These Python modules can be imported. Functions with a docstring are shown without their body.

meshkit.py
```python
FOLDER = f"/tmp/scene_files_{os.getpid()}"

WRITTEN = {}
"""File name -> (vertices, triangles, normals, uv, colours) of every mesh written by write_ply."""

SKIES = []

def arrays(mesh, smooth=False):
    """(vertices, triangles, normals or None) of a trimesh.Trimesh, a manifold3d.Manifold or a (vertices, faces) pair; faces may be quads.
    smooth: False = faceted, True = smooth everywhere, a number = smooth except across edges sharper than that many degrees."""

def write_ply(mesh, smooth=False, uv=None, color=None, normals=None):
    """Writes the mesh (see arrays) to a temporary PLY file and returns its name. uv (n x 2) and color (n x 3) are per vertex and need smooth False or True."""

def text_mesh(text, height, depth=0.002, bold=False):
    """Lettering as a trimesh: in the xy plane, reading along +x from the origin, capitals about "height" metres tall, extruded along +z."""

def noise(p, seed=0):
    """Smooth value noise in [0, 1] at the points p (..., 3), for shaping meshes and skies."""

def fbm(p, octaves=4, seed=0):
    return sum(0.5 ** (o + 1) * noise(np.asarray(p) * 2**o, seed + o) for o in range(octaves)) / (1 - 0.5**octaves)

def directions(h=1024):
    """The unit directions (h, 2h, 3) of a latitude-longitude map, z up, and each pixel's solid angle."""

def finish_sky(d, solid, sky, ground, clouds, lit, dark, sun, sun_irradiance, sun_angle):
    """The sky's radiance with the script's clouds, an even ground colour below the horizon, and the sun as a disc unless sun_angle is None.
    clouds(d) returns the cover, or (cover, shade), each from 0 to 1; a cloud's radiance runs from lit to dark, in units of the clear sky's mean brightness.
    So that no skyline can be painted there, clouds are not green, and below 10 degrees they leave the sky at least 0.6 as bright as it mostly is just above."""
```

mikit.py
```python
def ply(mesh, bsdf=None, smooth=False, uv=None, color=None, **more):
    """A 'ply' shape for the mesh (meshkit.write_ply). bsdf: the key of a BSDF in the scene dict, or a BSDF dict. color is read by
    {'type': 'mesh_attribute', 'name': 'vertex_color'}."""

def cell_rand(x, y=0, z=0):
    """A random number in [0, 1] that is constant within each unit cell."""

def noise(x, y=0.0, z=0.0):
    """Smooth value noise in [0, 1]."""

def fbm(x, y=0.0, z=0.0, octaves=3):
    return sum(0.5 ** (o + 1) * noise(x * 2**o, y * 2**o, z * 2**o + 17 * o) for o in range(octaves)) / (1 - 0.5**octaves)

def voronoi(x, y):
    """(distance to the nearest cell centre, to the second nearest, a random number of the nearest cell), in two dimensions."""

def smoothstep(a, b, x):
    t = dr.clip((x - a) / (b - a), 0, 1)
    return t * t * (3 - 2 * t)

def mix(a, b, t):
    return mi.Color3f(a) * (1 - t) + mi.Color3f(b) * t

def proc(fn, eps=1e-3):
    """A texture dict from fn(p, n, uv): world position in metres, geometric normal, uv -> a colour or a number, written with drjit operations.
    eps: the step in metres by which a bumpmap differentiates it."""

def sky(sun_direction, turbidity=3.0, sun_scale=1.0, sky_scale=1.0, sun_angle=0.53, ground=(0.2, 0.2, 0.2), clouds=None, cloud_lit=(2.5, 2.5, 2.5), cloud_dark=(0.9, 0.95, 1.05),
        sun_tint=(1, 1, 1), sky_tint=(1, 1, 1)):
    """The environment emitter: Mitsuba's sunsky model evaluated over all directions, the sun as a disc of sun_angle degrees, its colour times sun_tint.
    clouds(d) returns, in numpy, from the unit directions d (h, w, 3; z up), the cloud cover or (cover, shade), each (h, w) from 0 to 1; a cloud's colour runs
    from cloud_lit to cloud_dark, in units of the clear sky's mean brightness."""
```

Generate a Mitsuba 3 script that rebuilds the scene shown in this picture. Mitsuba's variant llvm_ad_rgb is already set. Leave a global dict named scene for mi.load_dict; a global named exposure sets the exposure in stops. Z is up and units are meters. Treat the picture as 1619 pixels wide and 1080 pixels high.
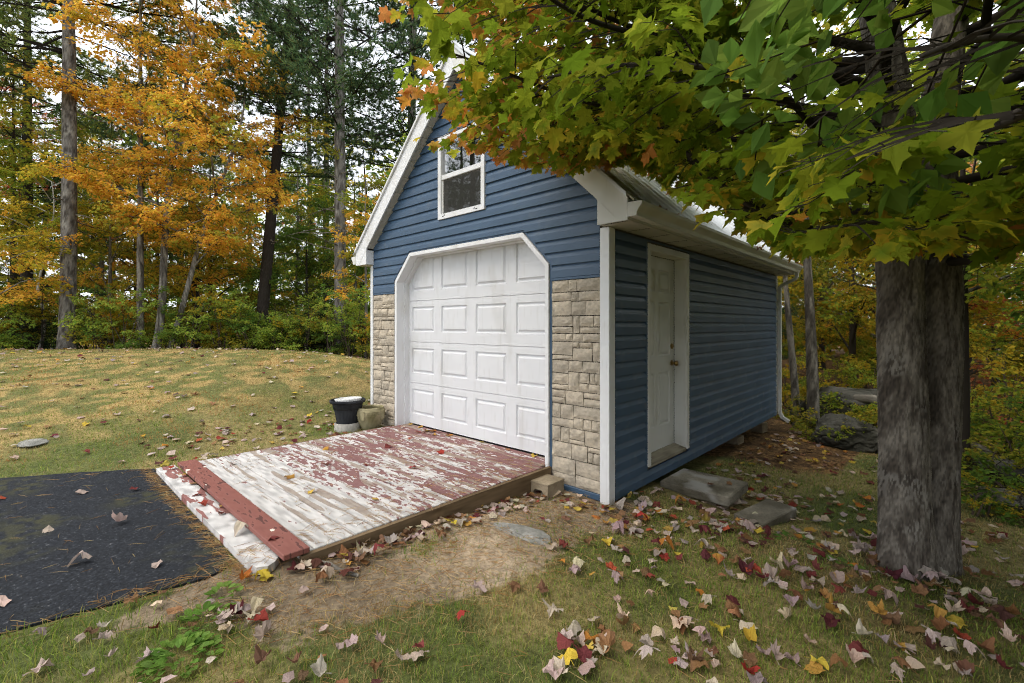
import math, random
import numpy as np, trimesh, drjit as dr, mitsuba as mi
import mikit, meshkit
from mikit import proc, smoothstep, mix
from shapely.geometry import Polygon, box as sbox, MultiPolygon
from shapely.ops import unary_union
from scipy.interpolate import RBFInterpolator
from scipy.ndimage import map_coordinates
T = mi.ScalarTransform4f
random.seed(7)
R = np.random.default_rng(11)
scene, labels = {}, {}

# ------------------------------------------------------------------ camera, sky, exposure
CAM = np.array([2.15, -3.54, 1.55]); YAW = math.radians(42.956)
FWD = np.array([-math.sin(YAW), math.cos(YAW), 0.0])
scene['camera'] = {'type': 'perspective', 'fov': 95.38, 'fov_axis': 'x', 'near_clip': 0.05, 'far_clip': 1500.0,
                   'principal_point_offset_y': 0.0248,
                   'to_world': T().look_at(origin=CAM.tolist(), target=(CAM + FWD).tolist(), up=[0, 0, 1])}
scene['sky'] = mikit.sky([-0.10, -0.52, 0.85], turbidity=3.0, sun_scale=0.22, sun_angle=40, sun_tint=(.93, .99, 1.08), ground=(0.12, 0.12, 0.08),
                         clouds=lambda d: 1.0, cloud_lit=(2.5, 2.62, 2.8))
exposure = 2.9

# ------------------------------------------------------------------ helpers
def _fl(x):
    f = dr.floor(x); return f, mi.UInt32(mi.Int32(f) + 1000000)
def _h(a):
    a = (a ^ (a >> 13)) * 1274126177
    return mi.Float((a ^ (a >> 16)) & 0xFFFF) * (1 / 65535.0)
def n2(x, y):
    """value noise in the plane, 0 to 1"""
    fx, ix = _fl(x); fy, iy = _fl(y); tx, ty = x - fx, y - fy
    tx = tx * tx * (3 - 2 * tx); ty = ty * ty * (3 - 2 * ty)
    a0 = ix * 374761393; a1 = a0 + 374761393; b0 = iy * 668265263; b1 = b0 + 668265263
    return dr.lerp(dr.lerp(_h(a0 + b0), _h(a1 + b0), tx), dr.lerp(_h(a0 + b1), _h(a1 + b1), tx), ty)
def f2(x, y, o=2):
    v = n2(x, y); w = 1.0; s = 1.0
    for k in range(1, o): w *= .5; s += w; v = v + w * n2(x * 2.13 ** k + 5.1 * k, y * 2.13 ** k + 1.7 * k)
    return v / s
def rgb(c): return {'type': 'rgb', 'value': list(c)}
def tex(c): return proc(c) if callable(c) else (c if isinstance(c, dict) else rgb(c))
def mat(key, color, rough=0.6, spec=0.5, bump=None, bscale=1.0, metallic=0.0, **kw):
    b = {'type': 'principled', 'base_color': tex(color), 'roughness': proc(rough) if callable(rough) else rough, 'specular': spec, 'metallic': metallic, **kw}
    if bump is not None:
        b = {'type': 'bumpmap', 'arbitrary': proc(bump, eps=0.0015), 'bsdf': b, 'scale': bscale}
    scene[key] = {'type': 'twosided', 'bsdf': b}
    return key
def leafmat(key, diff=0.9, rough=0.55, color=None):
    scene[key] = {'type': 'principledthin', 'base_color': tex(color) if color is not None else {'type': 'mesh_attribute', 'name': 'vertex_color'},
                  'roughness': rough, 'diff_trans': diff, 'spec_trans': 0.0, 'eta': 1.4}
    return key
def unpack(uv):
    k = dr.floor(uv.y * .25); return mi.Color3f(uv.x, uv.y - 4 * k, k * .01)
def pack(c):
    """a colour as two texture coordinates (red; green + 4 x blue in hundredths), one blue per leaf"""
    c = np.asarray(c); return np.c_[c[:, 0], np.clip(c[:, 1], 0, 3.9) + 4 * np.round(c[:, 2] * 100)]
USED = {}
def numbered(k):
    n = USED.get(k, -1) + 1; USED[k] = n
    return k if n == 0 else f'{k}_{n:03d}'
def add(key, mesh, bsdf, smooth=False, label=None, cat=None, group=None, kind=None, **kw):
    key = numbered(key); scene[key] = mikit.ply(mesh, bsdf, smooth=smooth, **kw)
    tag(key, label, cat, group, kind); return key
def tag(key, label=None, cat=None, group=None, kind=None):
    d = {k: v for k, v in dict(label=label, category=cat, group=group, kind=kind).items() if v}
    if d: labels[key] = d
def cat(ms): return trimesh.util.concatenate(ms)
def bx(x0, x1, y0, y1, z0, z1, ch=0.0):
    lo = np.array([min(x0, x1), min(y0, y1), min(z0, z1)]); hi = np.array([max(x0, x1), max(y0, y1), max(z0, z1)])
    c = (lo + hi) / 2; e = hi - lo
    if ch <= 0:
        m = trimesh.creation.box(e); m.apply_translation(c); return m
    ch = min(ch, e.min() * 0.45); pts = []
    for s in np.ndindex(2, 2, 2):
        sg = np.array(s) * 2 - 1
        for k in range(3):
            q = e / 2 - ch; q[k] += ch; pts.append(c + sg * q)
    return trimesh.convex.convex_hull(np.array(pts))
def extr(poly, d):
    return trimesh.creation.extrude_polygon(poly, d, engine='earcut')
def prism_xz(pts, y0, y1):
    """polygon in (x, z) extruded from y0 to y1"""
    p = pts if isinstance(pts, Polygon) else Polygon(pts)
    m = extr(p, abs(y1 - y0)); v = m.vertices.copy()
    m = trimesh.Trimesh(np.c_[v[:, 0], max(y0, y1) - v[:, 2], v[:, 1]], m.faces, process=False); return m
def prism_yz(pts, x0, x1):
    p = pts if isinstance(pts, Polygon) else Polygon(pts)
    m = extr(p, abs(x1 - x0)); v = m.vertices.copy()
    return trimesh.Trimesh(np.c_[min(x0, x1) + v[:, 2], v[:, 0], v[:, 1]], m.faces, process=False)
def tube(P, r, n=8, cap=True):
    P = np.asarray(P, float); r = np.broadcast_to(np.asarray(r, float), (len(P),))
    t = np.gradient(P, axis=0); t /= np.linalg.norm(t, axis=1, keepdims=True) + 1e-9
    ref = np.array([0, 0, 1.0]) if abs(t[:, 2]).mean() < 0.8 else np.array([1.0, 0, 0])
    a = np.cross(t, ref); a /= np.linalg.norm(a, axis=1, keepdims=True) + 1e-9
    b = np.cross(t, a); ang = np.arange(n) * 2 * np.pi / n
    v = P[:, None] + r[:, None, None] * (np.cos(ang)[None, :, None] * a[:, None] + np.sin(ang)[None, :, None] * b[:, None])
    i, j = np.meshgrid(np.arange(len(P) - 1), np.arange(n), indexing='ij')
    q = np.stack([i * n + j, i * n + (j + 1) % n, (i + 1) * n + (j + 1) % n, (i + 1) * n + j], -1).reshape(-1, 4)
    f = np.vstack([q[:, [0, 1, 2]], q[:, [0, 2, 3]]])
    v = v.reshape(-1, 3)
    if cap:
        v = np.vstack([v, P[0], P[-1]]); k = len(P) * n; jj = np.arange(n)
        f = np.vstack([f, np.c_[jj, np.full(n, k), (jj + 1) % n], np.c_[k - n + jj, k - n + (jj + 1) % n, np.full(n, k + 1)]])
    return trimesh.Trimesh(v, f, process=False)
def lathe(prof, n=32):
    """prof: (r, z) outline, closed when it starts and ends at the axis"""
    prof = np.array(prof, float); ang = np.arange(n) * 2 * np.pi / n
    v = np.stack([prof[:, 0, None] * np.cos(ang), prof[:, 0, None] * np.sin(ang), np.repeat(prof[:, 1, None], n, 1)], -1).reshape(-1, 3)
    i, j = np.meshgrid(np.arange(len(prof) - 1), np.arange(n), indexing='ij')
    q = np.stack([i * n + j, i * n + (j + 1) % n, (i + 1) * n + (j + 1) % n, (i + 1) * n + j], -1).reshape(-1, 4)
    return trimesh.Trimesh(v, np.vstack([q[:, [0, 1, 2]], q[:, [0, 2, 3]]]), process=False)
def moved(m, p, s=1.0, rz=0.0):
    m = m.copy(); m.apply_scale(s)
    if rz: m.apply_transform(trimesh.transformations.rotation_matrix(rz, [0, 0, 1]))
    m.apply_translation(p); return m
def rock(size, seed, sub=3, rough=0.25):
    m = trimesh.creation.icosphere(subdivisions=sub); v = m.vertices
    k = 1 + rough * 2 * (meshkit.fbm(v * 1.3 + seed * 7.1, 4, seed) - 0.5) + 0.3 * rough * (meshkit.noise(v * 5 + seed, seed + 3) - 0.5)
    if sub >= 5: k = k + .10 * rough * np.abs(meshkit.fbm(v * 7 + seed, 4, seed + 5) - .5) * 4 - .05 * (np.abs(meshkit.noise(v * 2.4 + seed, seed + 8) - .5) < .03)
    m.vertices = v * k[:, None] * np.asarray(size); return m

# ------------------------------------------------------------------ ground
GP = np.array([
 (0, 0, -.02), (-.5, -.2, .0), (-.5, -1.2, .06), (-.6, -2.3, .12), (.1, -.6, -.0), (.3, .1, -.05), (-2, -1, .06), (-2, -2.2, .12), (-3.6, -2.3, .13), (-4.0, -1.2, .14),
 (-4.1, 0, .17), (-3.9, 1, .2), (-3.55, -.35, .155), (-2, 1.5, -.02), (-2, 4, -.2), (-3.9, 4.5, .25), (-.9, -2.8, .125), (-1, -3.6, .125), (-2.2, -2.7, .127), (-3.5, -2.7, .127), (-3, -4, .12), (-3, -8, .12), (-2, -14, .1), (-4.6, -3.6, .14),
 (2.15, -3.5, .06), (1, -2, .05), (1.5, -1, -.02), (1.95, .5, -.11), (.7, 1.0, -.17), (.25, .7, -.07), (.9, .8, -.14), (.2, 3, -.24), (.2, 5.4, -.34), (2, 3, -.33), (4, 0, -.25), (4, -3, 0), (6, 3, -.45),
 (3, 6, -.48), (0, 8, -.5), (8, 8, -.4), (3, 12, -.4), (6, -6, .1), (0, -8, .1), (-6, -9, .15), (12, 0, -.4), (14, 10, -.1), (8, 18, .2), (0, 14, -.1), (-4, 10, .2),
 (-15.5, -5.7, .95), (-13.45, -3.7, .975), (-11.9, -2.26, .98), (-10.3, -.8, .98), (-8.55, .57, .97), (-7.54, 1.1, .90), (-6.96, 1.37, .83), (-6.4, 1.5, .76), (-5.5, 1.64, .50), (-7.6, 2.6, .55),
 (-6.76, -3.64, .42), (-5.33, -1.9, .37), (-4.77, -.42, .28), (-4.72, .44, .32), (-5.28, -3.62, .25), (-4.4, -2.4, .18), (-4.2, -1.1, .15), (-9, -3, .76), (-8, -1.5, .75),
 (-9, 3, .50), (-12, 1, .75), (-15, -1.5, .7), (-18, -5, .65), (-11, 6, .38), (-15, 4, .5), (-7, 5, .25), (-6, 9, .1), (-20, 2, .3), (-14, 12, .2), (-25, -8, .5), (-10, -9, .5), (-6, 20, .1), (-26, 14, .1), (20, 20, .0), (20, -8, .0), (-12, -16, .3), (6, -16, .1)])
_g = np.arange(-30, 30.01, 0.1)
_X, _Y = np.meshgrid(_g, _g, indexing='ij')
_Z = RBFInterpolator(GP[:, :2], GP[:, 2], kernel='thin_plate_spline', smoothing=0.01)(np.c_[_X.ravel(), _Y.ravel()])
_Z = np.clip(_Z, -0.9, 1.1).reshape(_X.shape)
_rr = np.clip((np.hypot(_X, _Y) - 20) / 9, 0, 1); _Z = _Z * (1 - _rr ** 2 * (3 - 2 * _rr))
_bump = (meshkit.fbm(np.stack([_X * 1.1, _Y * 1.1, _X * 0], -1), 3, 5) - 0.5) * 0.05 + (meshkit.noise(np.stack([_X * 4, _Y * 4, _X * 0], -1), 9) - 0.5) * 0.012
ASPH = Polygon([(-3.54, -2.585), (-.93, -2.635), (-.86, -2.80), (-.93, -3.14), (-1.02, -3.58), (-1.1, -5), (-1.0, -9), (-.8, -15), (-6.5, -15), (-6.2, -8), (-5.0, -4.7), (-4.22, -3.61), (-3.92, -3.1)])
import shapely
_near = np.zeros_like(_X); 
_pts = shapely.points(np.c_[_X.ravel(), _Y.ravel()])
_da = shapely.distance(_pts, ASPH).reshape(_X.shape)
_DRV = np.clip(1 - _da / 0.35, 0, 1)
_Z = _Z + _bump * (1 - _DRV)
def G(x, y):
    x, y = np.asarray(x, float), np.asarray(y, float)
    return map_coordinates(_Z, [np.ravel((x + 30) / 0.1), np.ravel((y + 30) / 0.1)], order=1, mode='nearest').reshape(x.shape)
# zone fields shared by the grass, litter and the ground material
DIRT = Polygon([(-.95, -2.75), (-.74, -2.95), (-.25, -2.6), (0.02, -1.95), (.15, -1.26), (.30, -.4), (.16, .3), (-.1, .0), (-.7, -.05), (-.7, -2.45)])
def nz(x, y, s, seed=0): return meshkit.fbm(np.stack([np.asarray(x) * s, np.asarray(y) * s, np.zeros_like(np.asarray(x, float))], -1), 3, seed)
def forest_w(x, y):
    """1 on the forest floor, 0 on the lawn"""
    x, y = np.asarray(x, float), np.asarray(y, float)
    left = (y - (0.80 * (x + 11.9) - 1.3)) / 0.6          # beyond the crest of the mound
    left = np.where(x < -3.5, left, -5)
    right = (y - 5.6 + 0.25 * np.abs(x - 2)) / 0.8
    right = np.where(x > -3.5, np.where(x < 1.2, (y - (2.6 + 1.0 * np.maximum(x, 0))) / 0.8, right), -5)
    return np.clip(np.maximum(left, right) + (nz(x, y, 1.1, 3) - .5) * 2.2 + .5, 0, 1)
def s_axis(n, near, far):
    t = np.linspace(-1, 1, n); k = math.asinh(far / near); return near * np.sinh(t * k)
ax = s_axis(340, 2.2, 420.0)
gx, gy = np.meshgrid(ax - 0.5, ax - 1.0, indexing='ij')
gv = np.c_[gx.ravel(), gy.ravel(), G(gx, gy).ravel()]
n_ = len(ax); i_, j_ = np.meshgrid(np.arange(n_ - 1), np.arange(n_ - 1), indexing='ij'); k_ = (i_ * n_ + j_).ravel()
gf = np.vstack([np.c_[k_, k_ + n_, k_ + n_ + 1], np.c_[k_, k_ + n_ + 1, k_ + 1]])
fwv = forest_w(gv[:, 0], gv[:, 1])
dd = np.array(shapely.distance(shapely.points(gv[:, :2]), DIRT)); dirt_v = np.clip(1 - (dd + (nz(gv[:, 0], gv[:, 1], 3, 8) - .5) * .5) / .22, 0, 1)
mound = np.clip((-4.0 - gv[:, 0]) / 2.5, 0, 1)
zone_uv = np.c_[fwv, np.where(dirt_v > 0, dirt_v, 0) - mound * (dirt_v <= 0)]      # which ground cover lies where (forest litter / bare dirt / dry mound)
def c_ground(p, n, uv):
    a = f2(p.x * 1.3, p.y * 1.3, 3); b = n2(p.x * 90, p.y * 90); c = n2(p.x * 31 + 7, p.y * 31); e = n2(p.x * 6, p.y * 6)
    wf = smoothstep(.2, .8, uv.x + (c - .5) * .3); wd = smoothstep(.25, .6, uv.y + (c - .5) * .35); wm = smoothstep(0, 1, -uv.y)
    lawn = mix((.08, .095, .03), (.20, .165, .07), smoothstep(.35, .65, a))
    moun = mix((.11, .115, .04), (.28, .20, .08), smoothstep(.33, .72, a * .4 + e * .6))
    dirt = mix((.18, .14, .095), (.36, .285, .20), smoothstep(.3, .7, a)); fore = mix((.05, .03, .017), (.19, .11, .048), c * e * 1.8)
    return mix(mix(mix(lawn, moun, wm), dirt, wd), fore, wf) * (.45 + .55 * b + .45 * c)
mat('mat_ground', c_ground, rough=.95, spec=.15)
add('ground', (gv, gf), 'mat_ground', smooth=True, uv=zone_uv, kind='structure', label='sloping lawn with a grassy mound, bare dirt and leaf strewn forest floor')

# driveway
def c_asph(p, n, uv):
    g = n2(p.x * 150, p.y * 150); w = n2(p.x * 85, p.y * 85 + 3); a = f2(p.x * 1.9 + 5, p.y * 1.9 + 1, 3); mm = n2(p.x * 22, p.y * 22)
    c = mix((.008, .010, .014), (.026, .030, .038), w * w) * (.6 + .7 * g)
    moss = smoothstep(.46, .72, a) * smoothstep(.2, .75, mm) * (.5 + .8 * g)
    return mix(mix(c, mi.Color3f(.11, .11, .115), smoothstep(.90, .97, w) * .7), mi.Color3f(.055, .054, .02), moss * .6)
mat('mat_asphalt', c_asph, rough=.85, spec=.3, bump=lambda p, n, uv: n2(p.x * 130, p.y * 130), bscale=.004)
def poly_sheet(poly, h, top):
    """slab following the ground: tessellated plan, top surface at G + h"""
    c = np.array(poly.exterior.coords)[:-1]; per = []
    for a, b in zip(c, np.roll(c, -1, 0)):
        k = max(1, int(np.hypot(*(b - a)) / .12)); per.append(a + (b - a) * np.linspace(0, 1, k, endpoint=False)[:, None])
    per = np.vstack(per); per += (np.stack([nz(per[:, 0], per[:, 1], 6, 1), nz(per[:, 0], per[:, 1], 6, 2)], 1) - .5) * .05
    pp = Polygon(per); m = extr(pp, 1.0)
    v, f = trimesh.creation.triangulate_polygon(pp, engine='earcut')
    zt = top(v[:, 0], v[:, 1]); n = len(v); ring = np.arange(n)
    vb = np.c_[v, zt - h]; vt = np.c_[v, zt]
    side = []
    k = len(per)
    # exterior vertices come first in earcut order
    for a in range(k): b = (a + 1) % k; side += [(a, b, n + b), (a, n + b, n + a)]
    f = f[:, ::-1] if np.cross(v[f[0, 1]] - v[f[0, 0]], v[f[0, 2]] - v[f[0, 0]]) < 0 else f
    return trimesh.Trimesh(np.vstack([vb, vt]), np.vstack([f + n, np.array(side)]), process=False)
add('driveway', poly_sheet(ASPH, .08, lambda x, y: np.full_like(x, .138)), 'mat_asphalt', kind='structure', label='dark asphalt driveway with mossy patches and pine needles')

# ------------------------------------------------------------------ building materials
def c_blue(p, n, uv):
    q = p.x + p.y; a = n2(q * 3, p.z * 5); d = f2(q * 9, p.z * 11)
    c = mix((.040, .077, .133), (.049, .091, .152), a)
    return mix(c, mi.Color3f(.16, .17, .17), smoothstep(.62, .9, d) * .14)
mat('mat_siding', c_blue, rough=.42, spec=.45)
def c_white(p, n, uv):
    q = p.x - p.y; d = f2(q * 5, p.z * 2.2); s = n2(q * 50, p.z * 9)
    return mix((.66, .668, .68), (.54, .53, .50), smoothstep(.55, .85, d) * .6 + smoothstep(.7, .95, s) * .25)
mat('mat_white', c_white, rough=.45, spec=.5)
def c_trim(p, n, uv):
    q = p.x - p.y; d = f2(q * 4, p.z * 4); s = n2(q * 60, p.z * 14)
    return mix((.62, .62, .59), (.47, .46, .40), smoothstep(.5, .85, d) * .5 + smoothstep(.75, .98, s) * .2)
mat('mat_trim', c_trim, rough=.4, spec=.5)
def c_gdoor(p, n, uv):
    d = f2(p.x * 6, p.z * 1.6, 3); s = n2(p.x * 34, p.z * 6)
    return mix((.60, .61, .63), (.48, .48, .47), smoothstep(.55, .85, d) * .5 + smoothstep(.7, .98, s) * .3)
mat('mat_garage_door', c_gdoor, rough=.5, spec=.45, bump=lambda p, n, uv: n2(p.x * 5, p.z * 80), bscale=.0014)
def c_stone(p, n, uv):
    a = n2(p.x * 6, p.z * 9); b = f2(p.x * 45, p.z * 60); e = n2(p.x * 17 + 4, p.z * 26)
    return mix(mix((.46, .40, .315), (.37, .325, .26), smoothstep(.3, .7, a)), mi.Color3f(.27, .24, .195), smoothstep(.55, .95, e) * .5) * (.76 + .44 * b)
mat('mat_stone', c_stone, rough=.85, spec=.2)
mat('mat_mortar', (.03, .026, .022), rough=.95, spec=.1)
mat('mat_dark', (.012, .012, .012), rough=.9, spec=.1)
mat('mat_inner', (.16, .14, .11), rough=.9, spec=.1)
def c_roof(p, n, uv):
    a = f2(p.x * 1.5, p.y * 6); s = n2(p.x * 6, p.y * 50)
    return mix((.60, .61, .60), (.40, .40, .37), smoothstep(.4, .75, a) * .6 + smoothstep(.66, .95, s) * .4)
mat('mat_roof', c_roof, rough=.33, spec=.6, metallic=.75)
mat('mat_soffit', (.47, .455, .40), rough=.55, spec=.35)
mat('mat_brass', (.33, .22, .08), rough=.35, metallic=1.0)
def c_oldwood(p, n, uv):
    q = p.x + p.y; a = f2(q * 5, p.z * 40); return mix((.075, .05, .028), (.19, .135, .08), a)
mat('mat_old_wood', c_oldwood, rough=.9, spec=.15)
mat('mat_sill_wood', lambda p, n, uv: mix((.15, .13, .095), (.37, .33, .25), f2(p.y * 5, p.x * 40 + p.z * 40)), rough=.85, spec=.2)
mat('mat_vertex', {'type': 'mesh_attribute', 'name': 'vertex_color'}, rough=.9, spec=.15)
mat('mat_vertex_smooth', {'type': 'mesh_attribute', 'name': 'vertex_color'}, rough=.5, spec=.4)
def nf(P, s, o=3, seed=0): return meshkit.fbm(np.asarray(P) * np.asarray(s, float), o, seed)
def lp(a, b, t): return np.asarray(a)[None] * (1 - t[:, None]) + np.asarray(b)[None] * t[:, None]
def ss(a, b, x):
    t = np.clip((x - a) / (b - a), 0, 1); return t * t * (3 - 2 * t)
def fine(m, e=.02):
    v, f = trimesh.remesh.subdivide_to_size(m.vertices, m.faces, e); return trimesh.Trimesh(v, f, process=False)
def gritty(lo, hi, spots=None, s1=9, s2=70, amt=.55):
    """grain, blotches and pale spots fixed to the thing, as vertex colours"""
    def f(P):
        a = nf(P, s1, 4); b = nf(P, s2, 2, 5); c = lp(lo, hi, ss(.25, .75, a)) * (1 - amt / 2 + amt * b)[:, None]
        if spots: w = ss(.56, .66, nf(P, s1 * .8, 3, 9)) * .6; c = c * (1 - w[:, None]) + np.asarray(spots)[None] * w[:, None]
        return c
    return f
def addv(key, mesh, colf, smooth=False, bsdf='mat_vertex', **kw):
    return add(key, mesh, bsdf, smooth=smooth, color=np.clip(colf(np.array(mesh.vertices)), 0.002, .95), **kw)
C_CONC = gritty((.10, .088, .064), (.24, .215, .17), (.42, .41, .39), 4); C_BLOCK = gritty((.19, .155, .105), (.31, .255, .18)); C_URN = gritty((.16, .145, .07), (.36, .32, .20))

# ------------------------------------------------------------------ garage
W, L, HS = 3.883, 5.46, 2.40
XC = -1.925; SL = .97; EO = .26; OY = -.137
def roofz(x): return 2.585 + SL * (EO - abs(x - XC) + (-XC))      # top of the rake boards
ZR = 2.585 + SL * (EO - XC)
labels['garage'] = dict(label='small blue garage with steep metal roof, stone veneer and white roll up door', category='garage')
g = 'garage__'
# door opening
XL, XR, ZT, ZC, ZB = -3.27, -.641, 2.477, 2.132, .19
open_poly = Polygon([(XL, -.1), (XR, -.1), (XR, ZC), (XR - .335, ZT), (XL + .335, ZT), (XL, ZC)])
WX0, WX1, WZ0, WZ1 = -2.335, -1.527, 2.81, 3.80
win_poly = sbox(WX0, WZ0, WX1, WZ1)
gab_top = lambda x: roofz(x) - .20
wall_poly = Polygon([(-W, 0.0), (0, 0.0), (0, gab_top(0)), (XC, gab_top(XC)), (-W, gab_top(-W))])
# structural walls behind the cladding (front wall part holds boards and stones)
fw_ = wall_poly.difference(open_poly).difference(win_poly)
FW = add(g + 'front_wall', prism_xz(fw_, .012, .10), 'mat_inner')
E0, E1, EZ0, EZ1 = .691, 1.685, .156, 2.345
side_poly = sbox(.10, 0.0, L, HS + .12).difference(sbox(E0, EZ0 - .01, E1, EZ1))
SW = add(g + 'side_wall', prism_yz(side_poly, -.22, -.012), 'mat_inner')
add(g + 'rear_wall', prism_xz(wall_poly, L - .1, L - .002), 'mat_inner')
add(g + 'far_wall', bx(-W + .002, -W + .1, .1, L - .1, 0, HS + .1), 'mat_siding')
add(g + 'floor', bx(-W + .1, -.23, .1, L - .1, .02, .10), 'mat_inner')
for nm, x in (('skid', -.28), ('skid', -1.9), ('skid', -3.6)):
    add(g + nm, bx(x - .08, x + .08, .15, L - .1, -.16, .018), 'mat_old_wood')

# siding
PITCH = .1215
PROF = [(0.0, .024), (.56, .0225), (.95, .0035), (1.0, .003)]
def siding(poly, z0, z1, to3d, holder, zmin_lip=True):
    k = 0
    z = z0
    while z < z1:
        zt = min(z + PITCH, z1)
        pieces = poly.intersection(sbox(-20, z, 20, zt))
        for piece in getattr(pieces, 'geoms', [pieces]):
            if piece.area < 4e-4 or piece.geom_type != 'Polygon': continue
            vs, fs, n = [], [], 0
            for (a, da), (b, db) in zip(PROF, PROF[1:]):
                band = piece.intersection(sbox(-20, z + a * PITCH, 20, z + b * PITCH))
                for q in getattr(band, 'geoms', [band]):
                    if q.geom_type != 'Polygon' or q.area < 1e-6: continue
                    v, f = trimesh.creation.triangulate_polygon(q, engine='earcut')
                    t = np.clip((v[:, 1] - z - a * PITCH) / ((b - a) * PITCH), 0, 1)
                    vs.append(np.c_[v, da + (db - da) * t]); fs.append(f + n); n += len(v)
                    if a == 0.0:      # the lip under the board
                        u = v[np.abs(v[:, 1] - z) < 1e-6][:, 0]
                        if len(u) >= 2:
                            u0, u1 = u.min(), u.max()
                            vs.append(np.array([(u0, z, .024), (u1, z, .024), (u1, z, .0), (u0, z, .0)])); fs.append(np.array([(0, 1, 2), (0, 2, 3)]) + n); n += 4
            if n == 0: continue
            v = np.vstack(vs); wob = (meshkit.noise(np.stack([v[:, 0] * 1.3, np.full(len(v), z * 40), np.zeros(len(v))], -1), 4) - .5) * .0025
            v[:, 2] += wob
            add(holder + '__siding_board', (to3d(v[:, 0], v[:, 1], v[:, 2]), np.vstack(fs)), 'mat_siding')
        z = zt
ZS = 1.994
f_clad = Polygon([(-W + .042, ZS), (-.072, ZS), (-.072, 2.62), (-.072, gab_top(-.072)), (XC, gab_top(XC)), (-W + .042, gab_top(-W + .042))])
op_grown = Polygon([(XL - .004, -.2), (XR + .004, -.2), (XR + .004, ZC + .002), (XR - .335 + .002, ZT + .004), (XL + .335 - .002, ZT + .004), (XL - .004, ZC + .002)])
f_clad = f_clad.difference(op_grown.buffer(.022, join_style=2)).difference(win_poly.buffer(.004, join_style=2))
siding(f_clad, ZS, 4.7, lambda u, z, d: np.c_[u, -d, z], FW)
s_clad = sbox(.078, .0, L - .05, HS - .02).difference(sbox(E0 - .022, EZ0 - .03, E1 + .022, EZ1 + .015))
siding(s_clad, .0, HS - .02, lambda u, z, d: np.c_[d, u, z], SW)
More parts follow.
